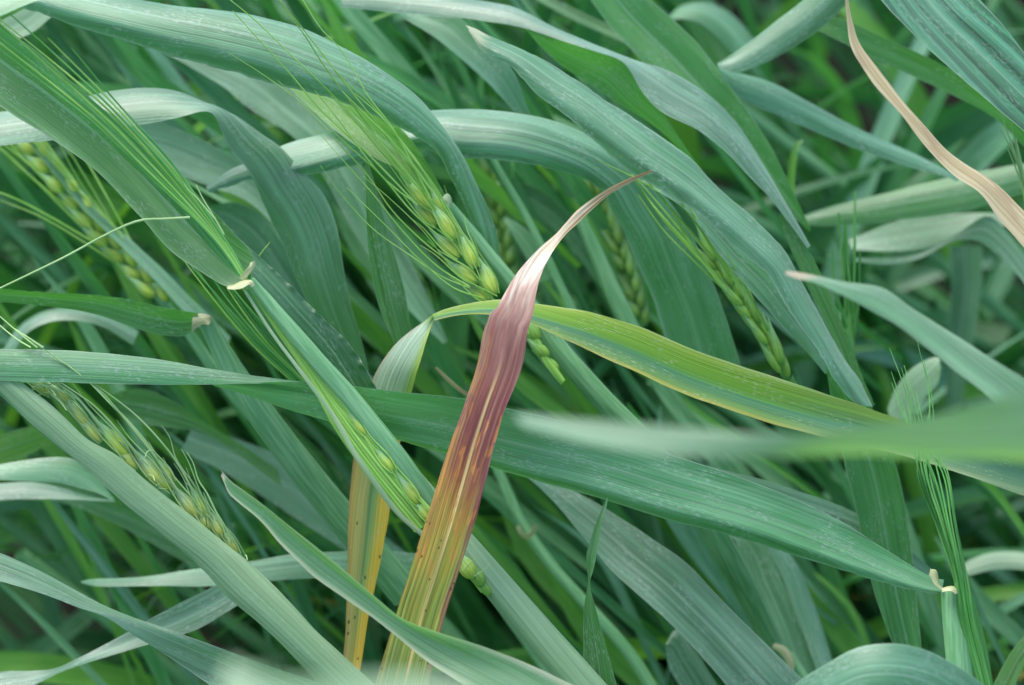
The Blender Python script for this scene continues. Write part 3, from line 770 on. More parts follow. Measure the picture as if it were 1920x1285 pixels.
# ------------------------------------------------------------------ sharp leaves
leaf('pale broad barley leaf arching across the upper left, its tip drooping beside the centre ear',
     '-40,-70 60,-52 180,-28 300,-6 450,12 560,38 640,75 720,120 790,175 840,235 880,302 910,372 930,432 934,490 930,520', '-40,-22 60,6 120,25 250,60 400,101 540,141 640,171 720,206 790,247 828,276 852,325 872,380 890,432 902,470 906,505',
     [.772, .770, .768, .768, .770, .778, .79], [3, 7, 9, 9, 8, 5, -2], 'pale', arch=[.05, .1, .13, .14, .14, .16, .2], wave=.4, wfreq=60, n=130, m=23, frill=(.6, 0), curl=(.22, .05), ext=(80, 0))
leaf('long barley leaf from a torn tip at top centre sweeping down to the lower right',
     '874,47 900,56 929,68 1002,99 1075,139 1148,187 1222,238 1300,294 1366,363 1425,413 1473,462 1513,535 1549,601 1586,667 1619,714 1640,764', '880,56 895,76 911,91 966,122 1021,172 1094,220 1148,267 1222,322 1300,370 1341,401 1395,451 1454,503 1491,561 1534,627 1586,714 1626,760',
     [.772, .768, .765, .764, .765, .768, .772], [2, 6, 8, 8, 8, 8, 6], 'torn', arch=[.06, .1, .12, .14, .14, .12], fold=.02, wave=.4, wfreq=50, n=130, m=23, frill=(.5, .2), curl=(.24, 0), rag=1.2)
leaf('wide upright dark green leaf below the sweeping one, seen on its under side',
     '1530,625 1575,700 1610,740 1640,775 1677,863 1699,961 1710,1034 1721,1144 1727,1213 1730,1260', '1528,630 1545,690 1560,760 1570,810 1582,863 1608,972 1633,1089 1670,1199 1690,1240 1710,1270',
     [.778, .782, .786, .79], [-6, -4, -2, 0], 'green', fold=[.05, .12, .14, .12], n=70, m=15, wave=.5, frill=(0, .5))
leaf('dull blue-grey leaf lying just under the sweeping leaf right of centre',
     '1210,330 1300,385 1341,410 1395,460 1454,512 1491,570 1534,636 1560,690', '1200,345 1250,370 1293,402 1359,491 1425,565 1483,627 1530,680 1548,702', [.785, .784, .783, .785], [3, 3, 2, 1], 'pale', fold=.05, n=60, m=13, wave=.3)
leaf('broad leaf arching from a pale tip over the centre, dark green where it drops',
     '386,350 430,318 470,300 530,270 600,248 680,225 750,210 812,201 893,198 966,205 1039,219 1112,249 1160,275 1220,335 1290,430 1330,520 1365,610 1390,700', '390,357 440,340 480,330 570,319 669,293 730,275 783,263 856,275 918,277 984,289 1039,304 1105,333 1141,366 1152,402 1170,437 1190,500 1222,583 1250,680',
     [.805, .803, .80, .797, .797, .803, .815, .83], [3, 5, 8, 9, 8, 3, -3, -5], 'pale', arch=[.05, .08, .1, .1, .1, .06, .04], fold=[0, 0, 0, 0, .02, .05, .05], wave=.5, n=130, m=23, frill=(.6, 0), curl=(.18, 0))
leaf('pale silvery leaf arching at the left edge then dropping dark green to the centre',
     '-60,215 0,204 60,195 157,175 201,165 274,159 329,163 384,183 439,208 494,249 530,278 574,330 607,367 629,421 643,500 658,576 677,640 690,700', '-60,275 0,268 48,261 120,252 234,230 290,221 340,211 384,203 402,210 432,274 468,322 494,384 512,425 530,463 560,539 590,600 615,650 640,720',
     [.80, .797, .795, .797, .803, .812, .825], [8, 9, 10, 8, -2, -6, -6], 'pale', arch=[.1, .12, .1, .06, .04], fold=[0, 0, 0, .03, .06, .06], n=110, m=17, wave=.4)
leaf('dark green leaf with a crinkled white edge beside the left collar',
     '385,388 402,405 440,440 475,473 530,521 585,576 629,619 658,649 688,695 712,740', '390,420 420,450 450,490 490,540 530,590 570,640 610,700 640,745', [.764, .764, .765, .767], [2, 2, 0, -2], 'dark', n=110, m=15, frill=(0, 1.6), wave=.6, wfreq=60)
leaf('narrow dark leaf hanging point up just left of the centre ear',
     '678,280 684,311 686,360 686,400 693,491 713,583 735,634 745,660', '682,283 695,320 707,360 717,400 739,473 757,539 768,605 770,650', [.785, .787, .79], [0, -2, -2], 'green', fold=.12, n=50, m=11, wave=.3)
leaf('small cupped leaf with pale margins and a white tip at bottom centre',
     '414,884 430,902 457,921 512,961 585,1020 640,1064 673,1092 700,1115 754,1160 827,1188 911,1214 1002,1250 1083,1288 1160,1320', '417,890 424,908 431,925 486,972 530,1023 585,1078 600,1090 647,1122 700,1158 728,1180 800,1240 880,1290 960,1340 1040,1390',
     [.722, .718, .716, .714, .712, .710], [-1, -3, -4, -3, 2, 3], 'cup', fold=[.15, .22, .26, .16, .04, .02], n=90, m=15, wave=.3)
leaf('slender twisted green leaf standing point up at bottom right of centre',
     '1138,932 1124,965 1116,983 1105,1020 1099,1042 1101,1070 1103,1093 1098,1120 1095,1144 1094,1210 1094,1290', '1140,934 1136,955 1130,969 1124,1005 1119,1034 1112,1070 1106,1093 1114,1130 1123,1162 1140,1225 1158,1290', [.748, .75, .752, .752], [0, 2, 5, 5, 2, 0], 'green', fold=[.1, .1, .02, .12, .12], n=70, m=11, ext=(0, 100))
leaf('twisted leaf in the lower left corner, pale at its root and slate below',
     '-80,1010 0,1034 73,1067 146,1108 201,1137 271,1164 347,1192 457,1232 585,1276 680,1310', '-80,1065 0,1086 73,1108 146,1137 190,1152 219,1170 255,1195 293,1217 395,1285 480,1340', [.738, .74, .742, .742, .74], [8, 7, 2, -5, -6], 'pale', arch=[.1, .05, 0, 0], fold=[0, 0, .06, .08], n=80, m=13, wave=.2)
leaf('long leaf crossing the lower left corner from bottom left upwards', '-80,1290 0,1261 60,1258 102,1254 165,1225 234,1188 320,1140 399,1100 470,1062', '-80,1320 0,1300 55,1288 121,1258 201,1232 285,1206 366,1181 431,1144 500,1098', [.79, .792, .797, .80], [5, 4, 2, 2], 'blue', fold=.06, n=60, m=13)
leaf('blurred pale leaf lying level across the lower left behind the stalk', '150,1090 165,1086 256,1082 366,1067 468,1053 549,1038 651,1034 720,1033 800,1040', '155,1093 176,1098 280,1098 384,1098 512,1088 622,1083 700,1086 800,1092', [.83, .825, .82, .82], [3, 3, 2], 'blue', fold=.04, n=50, m=11, arch=.05)
leaf('rounded pale leaf bulging up at the bottom right', '1440,1340 1487,1285 1549,1243 1604,1214 1659,1206 1714,1212 1769,1232 1842,1280 1900,1340', '1500,1420 1540,1370 1580,1340 1620,1325 1660,1322 1700,1326 1740,1340 1780,1370 1810,1420', [.70, .69, .685, .69, .70], [3, 4, 4, 4, 3], 'pale', arch=.08, n=60, m=13)
leaf('broad grey-green leaf running down to the bottom edge right of centre', '985,870 1060,912 1141,956 1222,1009 1286,1056 1348,1119 1414,1184 1458,1228 1498,1268 1540,1310', '980,890 1024,928 1094,1005 1149,1071 1220,1135 1264,1177 1300,1215 1366,1290 1420,1350', [.815, .808, .80, .795, .79], [4, 5, 4, 2], 'blue', fold=[.03, .05, .07, .08], n=80, m=15, wave=.6)
leaf('bleached tan dead leaf twisting down the upper right', '1585,-40 1584,0 1589,50 1597,85 1625,136 1667,188 1705,232 1749,286 1789,325 1843,364 1880,412 1920,457 2000,550', '1596,-40 1593,0 1602,45 1615,82 1643,122 1687,178 1727,224 1769,272 1808,302 1858,331 1890,357 1920,388 2000,470',
     [.78, .775, .772, .77, .768, .765], [-1, -2, -2, -3, -4, -5], 'dry', arch=[.15, .12, .1, .08], fold=[.0, .05, .1, .1], n=90, m=11, wave=.5, rag=1.0)
leaf('large ribbed green leaf cutting the top right corner', '1770,-110 1838,0 1878,44 1920,99 2000,210', '1560,-120 1652,0 1714,66 1761,110 1812,154 1871,205 1920,247 1990,310', [.785, .78, .775, .77], [-2, -2, -2], 'ribbed', fold=.14, n=60, m=17, wave=.6, frill=(.4, 0))
leaf('dark leaf running under the ribbed corner leaf at the top right', '1500,10 1549,22 1600,45 1700,90 1780,130 1860,190 1930,250', '1490,30 1531,56 1580,80 1640,112 1700,138 1769,170 1864,221 1920,275', [.84, .835, .83], [1, -3, -4], 'green', fold=.08, n=50, m=11)
leaf('smooth rolled leaf rising to the top edge right of centre', '1344,117 1380,92 1425,58 1494,4 1560,-50', '1346,122 1365,129 1385,131 1430,115 1476,91 1549,40 1589,0 1640,-50', [.835, .83, .825], [3, 4, 4], 'blue', arch=.2, n=50, m=13)
leaf('long rolled dark leaf slanting down to the right under the top right corner', '1350,124 1439,143 1531,190 1622,238 1732,289 1790,326 1800,334', '1348,128 1385,172 1469,212 1586,263 1695,303 1783,329 1798,337', [.84, .845, .85], [6, 6, 5], 'blue', arch=.2, n=50, m=13)
leaf('two-toned leaf descending from the top edge right of centre', '1150,-90 1200,-20 1258,33 1300,73 1322,99 1366,157 1410,219 1443,271 1480,345 1520,430', '1060,-70 1108,0 1148,55 1200,110 1260,170 1320,225 1380,290 1450,370 1517,434', [.84, .838, .835, .835], [3, 2, 0, -2], 'green', fold=.14, n=60, m=15)
leaf('long silver-blue leaf from top centre bending down to the right', '640,-40 780,-25 911,-2 966,11 1039,48 1112,80 1185,110 1258,132 1330,176 1374,216 1410,263 1439,311 1469,366 1500,420 1520,460', '640,10 760,20 863,29 984,51 1060,78 1120,98 1171,118 1207,172 1242,206 1311,241 1366,285 1410,329 1447,366 1488,420 1518,463',
     [.83, .82, .81, .803, .80, .80], [5, 6, 3, 7, 8, 6], 'pale', arch=[.1, .1, .05, .08, .1], n=100, m=15, wave=.3)
leaf('dark green wedge of leaf under the silver-blue leaf at top centre', '985,50 1060,78 1120,98 1170,116 1207,172 1240,210 1295,290 1330,340', '985,54 1020,95 1060,128 1110,160 1150,188 1222,234 1270,275 1310,330', [.815, .818, .82], [-6, -6, -4], 'green', fold=.04, n=50, m=13)
leaf('narrow dark leaf with a pale rim running beside the sweeping leaf at right', '1474,400 1505,450 1530,495 1563,565 1590,630 1615,700 1640,760', '1461,402 1475,450 1495,495 1525,560 1555,620 1590,700 1615,770', [.80, .803, .806], [-3, -3, -2], 'green', fold=.05, n=50, m=11, frill=(0, .6))
leaf('pale leaf with a dark half, between the top arches', '690,-40 760,2 856,29 900,70 960,130 995,212 1040,262', '680,-25 746,18 757,33 819,73 893,135 958,203 1010,275', [.84, .835, .83, .83], [3, 2, 0], 'blue', fold=.1, n=50, m=13)
leaf('smoky grey-blue leaf lying beneath the pale arch at upper left', '230,35 300,70 380,90 512,137 585,208 636,252 690,330 730,410 790,530 840,640', '200,45 256,73 329,110 421,165 475,208 549,256 600,320 650,410 730,540 830,645', [.87, .868, .865, .865], [4, 5, 4], 'pale', fold=.03, n=50, m=13)
leaf('short fat leaf with a dry tip in front of the sweeping leaf at right', '1474,505 1500,508 1531,513 1586,524 1659,535 1714,572 1769,608 1842,656 1920,707 2000,760', '1474,512 1495,520 1523,525 1586,551 1641,580 1688,606 1732,640 1769,671 1849,737 1930,810',
     [.66, .665, .668, .67, .672], [4, 5, 6, 5, 4], 'drytip', arch=[.1, .15, .1, 0], fold=[0, 0, .0, .14, .2], n=70, m=15)
leaf('level green leaf at the right edge below the dead tan leaf', '1500,405 1523,395 1622,369 1769,333 1920,304 2010,290', '1500,415 1523,421 1600,418 1659,413 1805,395 1920,360 2010,345', [.88, .875, .87], [3, 3, 2], 'green', arch=.15, n=50, m=13)
leaf('pale looping leaf at the right edge behind the dry-tipped one', '1600,484 1714,478 1790,440 1850,405 1880,425 1920,480 1960,560', '1604,490 1650,496 1714,489 1790,452 1830,450 1860,468 1920,530 1950,590', [.88, .88, .875, .87], [1, 1, 1], 'blue', arch=.05, n=60, m=11)
leaf('broad slate leaf above the looping one at the right edge', '1590,450 1700,410 1800,400 1880,400 1940,405', '1600,470 1720,468 1790,450 1850,425 1930,430', [.90, .89, .885], [4, 4, 3], 'blue', n=40, m=11)
leaf('short pale upright leaf behind the awn tips at right', '1663,765 1680,725 1706,693 1735,675 1762,667', '1670,790 1705,780 1735,745 1756,722 1763,690', [.87, .868, .865], [2, 3, 3], 'soft', arch=.08, n=30, m=11)
leaf('dark straight leaf standing behind the right edge', '1780,460 1785,530 1780,600 1776,680 1770,780', '1842,462 1840,530 1832,600 1815,690 1800,780', [.97, .97, .97], [-2, -2], 'dark', fold=.1, n=40, m=9)
leaf('dim leaf tip behind the long horizontal leaf at lower right', '1240,850 1293,866 1439,903 1549,939 1597,958 1680,1010 1760,1080', '1260,880 1400,925 1512,965 1608,1000 1660,1035 1750,1095', [.79, .79, .795], [2, 2, 1], 'blue', fold=.05, n=50, m=11)
leaf('straight blue-green blade rising from the bottom edge right of the broad grey leaf', '1385,1000 1439,1020 1470,1080 1491,1126 1524,1225 1545,1300', '1360,1000 1377,1014 1392,1070 1410,1119 1450,1200 1490,1300', [.85, .845, .84], [1, 2, 2], 'blue', fold=.05, n=40, m=11, ext=(0, 100))
leaf('slim rolled slate blade with a bright edge near the bottom right', '1470,1020 1500,1060 1530,1130 1550,1190 1572,1260', '1445,1030 1470,1080 1495,1150 1515,1200 1540,1270', [.85, .845, .84], [3, 3, 3], 'blue', arch=.2, n=40, m=11, ext=(30, 80))
leaf('teal leaf stub at the bottom edge right of centre', '1249,1205 1262,1185 1275,1180 1310,1230 1350,1290 1380,1330', '1247,1210 1255,1250 1275,1285 1300,1330 1320,1360', [.83, .83, .83], [2, 2, 2], 'blue', arch=.05, n=40, m=11)
leaf('fresh green leaf at the lower right edge', '1850,1310 1880,1250 1905,1210 1940,1170', '1880,1330 1905,1280 1925,1240 1960,1200', [.80, .80, .80], [1, 2], 'bright', fold=.05, n=30, m=9)
leaf('pale bow of a leaf at the right edge behind the awns', '1800,1060 1815,1050 1860,1034 1920,1034 1980,1050', '1805,1078 1825,1075 1870,1066 1920,1068 1980,1080', [.88, .88, .875], [4, 4, 4], 'soft', arch=.1, n=30, m=9)
leaf('grey-green leaf end at the left edge above the twisted corner leaf', '-60,880 0,870 91,857 139,861 170,880 201,917 215,935', '-60,905 0,899 55,901 110,905 150,915 185,925 210,938', [.82, .82, .82], [3, 3, 2], 'blue', arch=.06, n=40, m=11)
leaf('slate leaf under the grey-green leaf end at the left edge', '-60,905 0,905 60,903 120,915 170,930 215,938', '-60,945 0,937 80,935 140,936 180,938 216,940', [.835, .835, .835], [4, 4, 3], 'blue', arch=.06, n=40, m=11)
leaf('dark leaf running down behind the stalk at lower left', '60,895 130,905 200,935 280,965 350,1000 430,1035 520,1080', '40,925 110,940 180,965 260,1005 330,1045 400,1075 480,1110', [.86, .86, .86], [0, -2, -2], 'green', fold=.08, n=40, m=11)
leaf('mid-green leaf under the twist of the long horizontal leaf at left', '195,745 235,732 274,731 330,755 388,795 450,832 520,880', '200,752 238,784 300,800 366,808 420,835 470,870 530,915', [.85, .85, .85], [-2, -2, 0], 'green', fold=.06, n=40, m=11)
leaf('broad dim leaf behind the white-tipped leaf at bottom left', '360,800 450,826 540,865 620,925 700,990 780,1050', '340,845 420,885 500,935 590,995 680,1050 760,1090', [.88, .88, .88], [1, 0, 0], 'blue', fold=.06, n=40, m=11)
leaf('blue-green blade slanting down from the left above the ear', '45,250 70,268 110,315 170,385 234,440 300,500 390,590', '60,275 100,325 150,385 205,440 270,505 350,590 380,620', [.845, .845, .845], [2, 2, 2], 'pale', fold=.05, n=50, m=11, ext=(0, 60))
leaf('bright leaf at the left edge behind the lower stalk', '-30,830 20,810 60,800 110,795 130,810', '-30,880 20,868 60,850 100,830 125,815', [.86, .86, .86], [-3, -3, -3], 'bright', n=30, m=9)
leaf('curved grey leaf arching under the collared leaf at left', '-20,700 22,625 50,598 91,579 150,577 200,590 260,620', '0,710 35,640 60,615 100,600 150,600 195,612 250,645', [.86, .86, .86], [4, 5, 4], 'pale', arch=.08, n=40, m=11)
leaf('green leaf banded with grey, under the silvery arch at left', '225,225 290,228 350,250 420,285 480,330 540,385', '270,305 340,330 400,352 440,365 480,390 530,440', [.85, .85, .85], [0, 1, 1], 'blue', fold=.08, n=40, m=11)
leaf('dark teal leaf behind the left collar', '395,385 430,380 480,395 540,470 590,560 620,640', '395,400 430,440 470,480 520,550 570,630 600,700', [.87, .87, .87], [-2, -2, -1], 'dark', fold=.05, n=40, m=11)
leaf('pale white-green leaf in the very top left corner', '-40,-10 0,-14 40,-20 110,-40', '-40,40 0,26 40,8 100,-14', [.70, .70, .70], [5, 5, 5], 'pale', arch=.1, n=30, m=9)
leaf('soft green leaf rising into the top left corner', '-40,80 0,42 50,14 90,-10 140,-40', '-30,110 20,80 60,62 106,24 170,-20', [.83, .83, .83], [2, 2, 2], 'soft', fold=.05, n=30, m=11)
leaf('slim green leaf with a pale keel at the top edge right of centre', '1010,-15 1060,8 1110,32 1165,58 1200,80', '1005,0 1050,25 1100,50 1150,72 1190,90', [.87, .87, .87], [2, 2], 'green', fold=.12, n=30, m=9)
leaf('grey leaf bowed over at the top edge right of centre', '1255,28 1275,10 1310,2 1345,8 1385,35 1420,80', '1258,35 1285,34 1315,42 1345,65 1375,100 1395,125', [.93, .93, .93], [5, 6, 3], 'pale', arch=.06, n=40, m=11)
# foreground blades out of focus
leaf('large out-of-focus pale leaf reaching in from the right edge across the picture', '965,780 1060,788 1200,795 1400,812 1500,816 1640,798 1750,776 1850,745 1920,728 2040,690', '985,800 1040,816 1100,831 1250,852 1450,857 1600,853 1750,859 1920,862 2040,870',
     [.50, .50, .50, .50, .50], [4, 3, -3, -14, -18], 'fore', fold=[.02, .04, -.1, -.28, -.32], n=70, m=15, wave=.5)
leaf('very blurred leaf along the bottom edge in the foreground', '430,1235 480,1262 560,1275 700,1268 850,1272 1000,1290 1100,1310', '400,1320 450,1350 560,1365 700,1370 850,1375 1000,1380 1100,1390', [.36, .35, .345, .35], [3, 3, 3], 'soft', arch=.05, n=50, m=11)

# ------------------------------------------------------------------ more shoots behind
leaf('thin dry tan strip curling just left of the purple leaf', '814,690 830,708 850,727 872,742 890,750', '818,688 835,703 854,720 874,735 892,744', .80, [1, 1], 'dry', arch=.1, n=20, m=5)
leaf('small pale pointed leaf behind the centre ear, right of the drooping tip', '947,407 985,428 1018,468 1045,520', '946,417 962,442 985,480 1010,530', [.87, .872, .875], [2, 1], 'soft', fold=.05, n=24, m=9)
leaf('dark teal leaf crossing behind the tan tip', '930,330 1000,352 1060,395 1110,450 1150,510', '950,375 1000,400 1050,440 1090,490 1130,540', [.90, .90, .90], [0, 0], 'dark', fold=.06, n=30, m=9)
leaf('small fresh upright leaf hooked at its tip, upper right of centre', '1506,262 1494,266 1484,285 1476,330 1474,400 1478,450', '1505,267 1498,274 1494,295 1490,340 1492,400 1498,450', .87, [1, 1], 'bright', fold=.1, n=30, m=7)
sV = empty('barley_shoot', P(1100, 1130, .87), 'thin stem with a small pale green claw at lower centre', 'barley shoot')
stem(None, '925,860 955,930 985,990 1030,1055 1100,1135 1180,1225 1240,1320', .865, [16, 19, 22, 23, 24], 'stem', 'stem', sV, ext=(40, 120))
leaf(None, '966,986 972,1002 988,1012 1002,1004 1009,984', '974,986 978,996 988,1002 996,996 1001,984', .858, [1, 1], 'collar', 'collar', sV, arch=.2, n=18, m=5)
sW = empty('barley_shoot', P(1540, 1330, .84), 'stem with a yellowed collar at the bottom edge right of centre', 'barley shoot')
stem(None, '1478,1225 1500,1262 1530,1310', .835, [20, 24, 26], 'stem', 'stem', sW, ext=(0, 100))
leaf(None, '1452,1205 1470,1210 1486,1224 1494,1244 1492,1258', '1448,1214 1462,1222 1474,1236 1480,1250 1482,1260', .83, [1, 2], 'collar', 'collar', sW, arch=.2, n=18, m=7)
sX = empty('barley_shoot', P(1060, 560, .86), 'thin bare stem with a cut pale top between the drooping tip and the tan tip', 'barley shoot')
stem(None, '915,280 945,335 982,398 1013,457 1055,545', .857, [9, 13, 15, 16, 17], 'stem', 'stem', sX, ext=(0, 120))
s8 = empty('barley_shoot', P(660, 1010, .80), 'barley shoot with a dark level leaf and cream collar at left', 'barley shoot')
leaf(None, '-60,535 0,541 100,549 200,555 300,575 345,583 372,588', '-60,566 0,567 100,576 180,590 250,615 300,628 345,630 366,616', [.79, .785, .783, .783], [-3, -4, -4], 'green', 'leaf', s8, fold=[.05, .1, .12], n=60, m=13, frill=(0, .6))
leaf(None, '362,586 378,586 395,590 398,600', '358,622 368,612 380,606 392,608', .781, [1, 2], 'collar', 'collar', s8, arch=.2, n=14, m=7)
stem(None, '384,598 405,640 445,710 500,790 560,870 620,945 700,1040', [.784, .79, .80, .81], [28, 50, 56, 60, 62], 'stem', 'stem', s8, flat=.5, ext=(0, 100))

sL = empty('barley_shoot', P(330, 620, .85), 'blurred yellow-green ear at the far left under the silvery arch', 'barley shoot')
ear(sL, '310,570 270,522 225,475 185,430 145,380 100,325 55,270', .85, 18, 46, 27, 'kernel', seed=3, alen=330, awn_mat='awn', aw=(5, 4, 3, 2), spread=22, aturn=-6)
stem(None, '310,570 350,620 400,690 470,780', [.85, .86], [14, 22, 24], 'stem', 'stem', sL)

sR = empty('barley_shoot', P(1480, 720, .82), 'green bearded ear leaning in front of the dark leaf right of centre', 'barley shoot')
ear(sR, '1475,712 1440,640 1405,585 1370,535 1330,480', .80, 19, 60, 20, 'kernelgreen', seed=8, alen=230, awn_mat='awn', spread=10, skip=5, aw=(5, 4, 2.6, 1.4), tilt=8)
for pth in ('1335,485 1290,430 1235,365 1190,310 1150,262', '1370,520 1320,440 1275,375 1230,300', '1350,470 1290,395 1210,345 1120,300', '1400,560 1350,480 1300,400 1260,330', '1440,620 1400,545 1360,470'):
    awn([c for c in sR.children][0], pth, [.79, .785, .78], (8, 6, 4, 2), 'awn')
stem(None, '1474,708 1500,760 1530,830', [.80, .81], [26, 28, 30], 'awndark', 'stem', sR)
sM = empty('barley_shoot', P(1230, 690, .87), 'shaded blurred ear between the purple tip and the wide dark leaf', 'barley shoot')
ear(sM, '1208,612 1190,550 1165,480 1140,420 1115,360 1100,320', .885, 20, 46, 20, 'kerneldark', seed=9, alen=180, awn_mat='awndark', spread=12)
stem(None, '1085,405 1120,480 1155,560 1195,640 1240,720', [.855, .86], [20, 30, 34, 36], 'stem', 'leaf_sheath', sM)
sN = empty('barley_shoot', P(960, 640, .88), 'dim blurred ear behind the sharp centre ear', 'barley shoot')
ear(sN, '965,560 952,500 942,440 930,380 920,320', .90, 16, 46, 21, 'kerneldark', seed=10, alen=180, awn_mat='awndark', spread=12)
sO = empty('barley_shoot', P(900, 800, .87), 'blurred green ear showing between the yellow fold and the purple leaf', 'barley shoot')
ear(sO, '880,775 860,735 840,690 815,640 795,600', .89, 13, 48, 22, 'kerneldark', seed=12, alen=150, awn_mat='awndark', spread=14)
sQ = empty('barley_shoot', P(660, 860, .80), 'bundle of dark green awns beneath the left collar', 'barley shoot')
md = MeshData(); tube(md, '690,860 650,800 610,750', .80, [20, 18, 12], n=12, m=8); eQ = build(md, 'ear', M['awndark'], sQ)
rq = random.Random(4)
for k in range(14):
    f = k / 13
    o = (f - .5) * 70
    x1, y1 = 330 + f * 170 + rq.uniform(-25, 25), 470 + f * 10 + rq.uniform(-30, 40)
    awn(eQ, f'{640+o*.35:.0f},{790-o*.3:.0f} {580+o*.6:.0f},{712-o*.4:.0f} {500+o:.0f},{620-o*.5:.0f} {(x1+430+o)/2:.0f},{(y1+540)/2-o*.3:.0f} {x1:.0f},{y1:.0f}', [.79, .783, .778, .776], (7, 6, 5, 3, 1.6), 'awndark' if k % 4 else 'awn', n=24)
sT = empty('barley_shoot', P(1560, 700, .83), 'upright green awns beside the narrow rimmed leaf at right', 'barley shoot')
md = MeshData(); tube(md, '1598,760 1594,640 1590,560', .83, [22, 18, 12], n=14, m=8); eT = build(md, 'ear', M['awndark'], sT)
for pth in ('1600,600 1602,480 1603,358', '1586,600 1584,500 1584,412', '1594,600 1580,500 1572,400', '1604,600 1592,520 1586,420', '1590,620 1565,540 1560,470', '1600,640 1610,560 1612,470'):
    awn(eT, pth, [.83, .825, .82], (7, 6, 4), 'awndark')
sU = empty('barley_shoot', P(1930, 430, .82), 'thin yellow-green awns at the right edge under the ribbed corner leaf', 'barley shoot')
md = MeshData(); tube(md, '1960,480 1930,390 1915,330', .80, [16, 14, 10], n=12, m=8); eU = build(md, 'ear', M['awn'], sU)
for pth in ('1918,340 1900,280 1880,225', '1925,370 1905,300 1875,240', '1935,400 1915,320 1895,230', '1930,390 1912,335 1890,280', '1945,430 1925,350 1905,260'):
    awn(eU, pth, [.80, .795, .79], (5, 4, 2), 'awnpale')

# ------------------------------------------------------------------ the crop behind: shoots rooted in the soil, leaning left
def seen(p):
    q = CMI @ p
    d = -q.z
    if d <= 0: return None
    return 960 + q.x / (K * d), 642.5 - q.y / (K * d), d

def blade_world(md, p0, az, el0, droop, length, width, roll, seed, n=18, m=5, twist=0.0):
    r = random.Random(seed)
    p = Vector(p0); el = el0
    rows, suv, met = [], [], []
    st = length / (n - 1)
    for i in range(n):
        f = i / (n - 1)
        a = az + twist * f * .5
        t = Vector((math.cos(a) * math.cos(el), math.sin(a) * math.cos(el), math.sin(el)))
        side = Vector((-math.sin(a), math.cos(a), 0))
        up = t.cross(side) * -1
        rl = roll + twist * f
        sv = side * math.cos(rl) + up * math.sin(rl)
        nv = t.cross(sv)
        w = width * (min(1, .55 + f * 2.2)) * max(0.03, (1 - f ** 2.6))
        row, u, mm = [], [], []
        for j in range(m):
            v = -1 + 2 * j / (m - 1)
            row.append(p + sv * (v * w / 2) + nv * (w * .16 * abs(v)))
            u.append((f, (v + 1) / 2)); mm.append((i * st + seed * .013, v * width / 2 + seed * .0071))
        rows.append(row); suv.append(u); met.append(mm)
        p = p + t * st
        el -= droop * st / length * (0.3 + 1.6 * f)
    md.grid(rows, suv, met)
    return [r_[m // 2] for r_ in rows]

def make_shoot(root, seed, h=None, n=14, lm=5, ln=18):
    """one shoot rooted in the soil: (name, MeshData, material) of each of its parts"""
    r = random.Random(seed)
    out = []
    hh = r.uniform(.40, .66)
    h = hh if h is None else h
    lean = r.uniform(.45, 1.0)
    laz = R(180 + r.gauss(0, 20))
    path, rad = [], []
    for i in range(n):
        f = i / (n - 1)
        path.append(Vector((math.cos(laz), math.sin(laz), 0)) * (lean * h * (f ** 1.3)) + Vector((0, 0, h * f)))
        rad.append(.0036 - .0010 * f)
    off = Vector(root) - (path[-1] if root[2] > .05 else Vector((0, 0, 0)))      # root given as the top of the stem, or on the soil
    path = [p + off for p in path]
    md = MeshData(); tube(md, None, None, None, m=7, world_pts=path, radii=rad, seed=seed % 50)
    out.append(('stem', md, 'stem'))
    for k in range(r.choice((3, 4, 4, 5))):
        i = int(3 + (n - 4) * (k + 1) / 4.2)
        md = MeshData()
        az = laz + (0 if r.random() < .7 else math.pi) + r.gauss(0, .6)
        blade_world(md, path[min(i, n - 1)], az, R(r.uniform(35, 78)), R(r.uniform(15, 110)), r.uniform(.16, .30), r.uniform(.006, .017), r.gauss(0, .7), seed * 5 + k, n=ln, m=lm, twist=r.gauss(0, .9))
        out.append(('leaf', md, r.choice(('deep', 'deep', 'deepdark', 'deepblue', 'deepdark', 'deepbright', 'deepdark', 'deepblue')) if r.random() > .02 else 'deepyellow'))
    return out

def sift(sh, limit):
    """leaves out blades that would stand in front of the sharp ones; counts what the photograph can see"""
    keep, vis, dmin = [], 0, 9
    for nm, md, mt in sh:
        cnt = 0
        for v in md.v[::3]:
            q = seen(Vector(v))
            if q is None: continue
            x, y, d = q
            g = 160 / max(d, .3)
            if -g < x < 1920 + g and -g < y < 1285 + g:
                if d < limit + (.09 if x > 1350 and y < 950 else 0): cnt = -1; break
                if 0 < x < 1920 and 0 < y < 1285:
                    cnt += 1; dmin = min(dmin, d)
        if cnt < 0:
            if nm == 'stem': return None, 0, 0
            continue
        keep.append((nm, md, mt)); vis += cnt
    return keep, vis, dmin

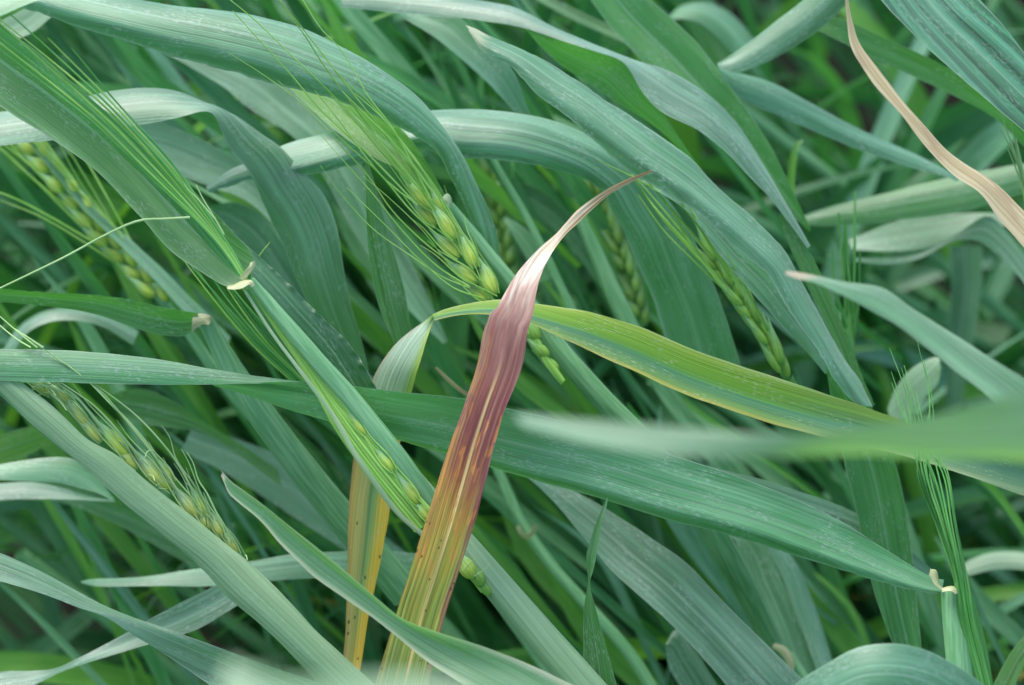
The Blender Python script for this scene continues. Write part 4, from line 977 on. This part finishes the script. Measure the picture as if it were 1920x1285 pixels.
rs = random.Random(77)
slots = [(830, 1420, 560, 1260, 40), (-20, 640, 640, 1270, 34), (150, 760, 300, 720, 22), (560, 1300, -20, 420, 22), (1250, 1900, 820, 1280, 16), (-20, 420, 0, 330, 12)]
for x0, x1, y0, y1, cnt in slots:
    for k in range(cnt):
        cx, cy, d = rs.uniform(x0, x1), rs.uniform(y0, y1), rs.uniform(.865, .945)
        a = R(rs.gauss(52, 9)); L_ = rs.uniform(180, 330); w = rs.choice((10, 14, 18, 26, 34, 42))
        ux, uy = -math.cos(a), -math.sin(a)
        bend = rs.gauss(0, 26)
        c = [(cx - ux * L_, cy - uy * L_), (cx - ux * L_ * .3 - uy * bend * .7, cy - uy * L_ * .3 + ux * bend * .7), (cx + ux * L_ * .35 - uy * bend, cy + uy * L_ * .35 + ux * bend), (cx + ux * L_, cy + uy * L_)]
        ww = (w * .7, w, w * .85, w * .08)
        A_ = [(p[0] + uy * q / 2, p[1] - ux * q / 2) for p, q in zip(c, ww)]
        B_ = [(p[0] - uy * q / 2, p[1] + ux * q / 2) for p, q in zip(c, ww)]
        where = ('upper ' if cy < 430 else 'lower ' if cy > 860 else 'middle ') + ('left' if cx < 640 else 'right' if cx > 1280 else 'centre')
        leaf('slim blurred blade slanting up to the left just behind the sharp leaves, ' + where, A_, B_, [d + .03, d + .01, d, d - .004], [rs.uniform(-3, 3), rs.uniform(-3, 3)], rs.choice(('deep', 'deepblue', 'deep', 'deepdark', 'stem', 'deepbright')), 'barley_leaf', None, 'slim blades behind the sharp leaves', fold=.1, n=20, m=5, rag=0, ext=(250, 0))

rng = random.Random(2024)
near, mass = [], []
# shoots close behind the sharp leaves, one by one
while len(near) < 175:
    x, y, d = rng.uniform(-150, 1750), rng.uniform(-100, 1250), rng.uniform(.93, 1.12)
    if x > 1300 and y < 950 and (rng.random() < .85 or d < 1.05): continue
    top = P(x, y, d)
    sh = make_shoot(top, rng.randrange(1, 99999), h=top.z, n=14)
    keep, vis, dmin = sift(sh, .885)
    if keep is None or len(keep) < 3 or vis < 10: continue
    near.append((x, y, Vector((keep[0][1].v[0])), keep))
# the rest of the field around them
tries = 0
while len(mass) < 1000 and tries < 5000:
    tries += 1
    root = (rng.uniform(-1.1, 1.7), rng.uniform(-.45, 2.6), 0.0)
    keep, vis, dmin = sift(make_shoot(root, rng.randrange(1, 99999), n=9, lm=3, ln=12), .95)
    if keep is None or len(keep) < 2: continue
    mass.append((root, keep))
for x, y, root, keep in near:
    where = ('upper ' if y < 430 else 'lower ' if y > 860 else 'middle ') + ('left' if x < 640 else 'right' if x > 1280 else 'centre')
    e = empty('barley_shoot', root, 'blurred barley shoot in the dim crop behind the sharp leaves, ' + where, 'barley shoot', 'blurred shoots behind the sharp leaves')
    for nm, md, mt in keep:
        build(md, nm, M[mt], e)
allm = MeshData()
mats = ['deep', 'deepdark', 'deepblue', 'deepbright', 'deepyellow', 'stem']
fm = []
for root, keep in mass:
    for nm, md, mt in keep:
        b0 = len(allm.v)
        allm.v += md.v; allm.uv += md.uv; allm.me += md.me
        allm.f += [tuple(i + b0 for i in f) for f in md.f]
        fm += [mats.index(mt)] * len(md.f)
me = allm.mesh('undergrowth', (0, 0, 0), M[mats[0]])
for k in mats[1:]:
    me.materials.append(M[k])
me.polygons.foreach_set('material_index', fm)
o = bpy.data.objects.new('undergrowth', me)
place(o, (0, 0, 0))
tag(o, 'dense mass of dim barley leaves and stems deep in the crop', None, None, 'stuff')
print('near', len(near), 'mass', len(mass), 'tries', tries, 'faces', len(allm.f))
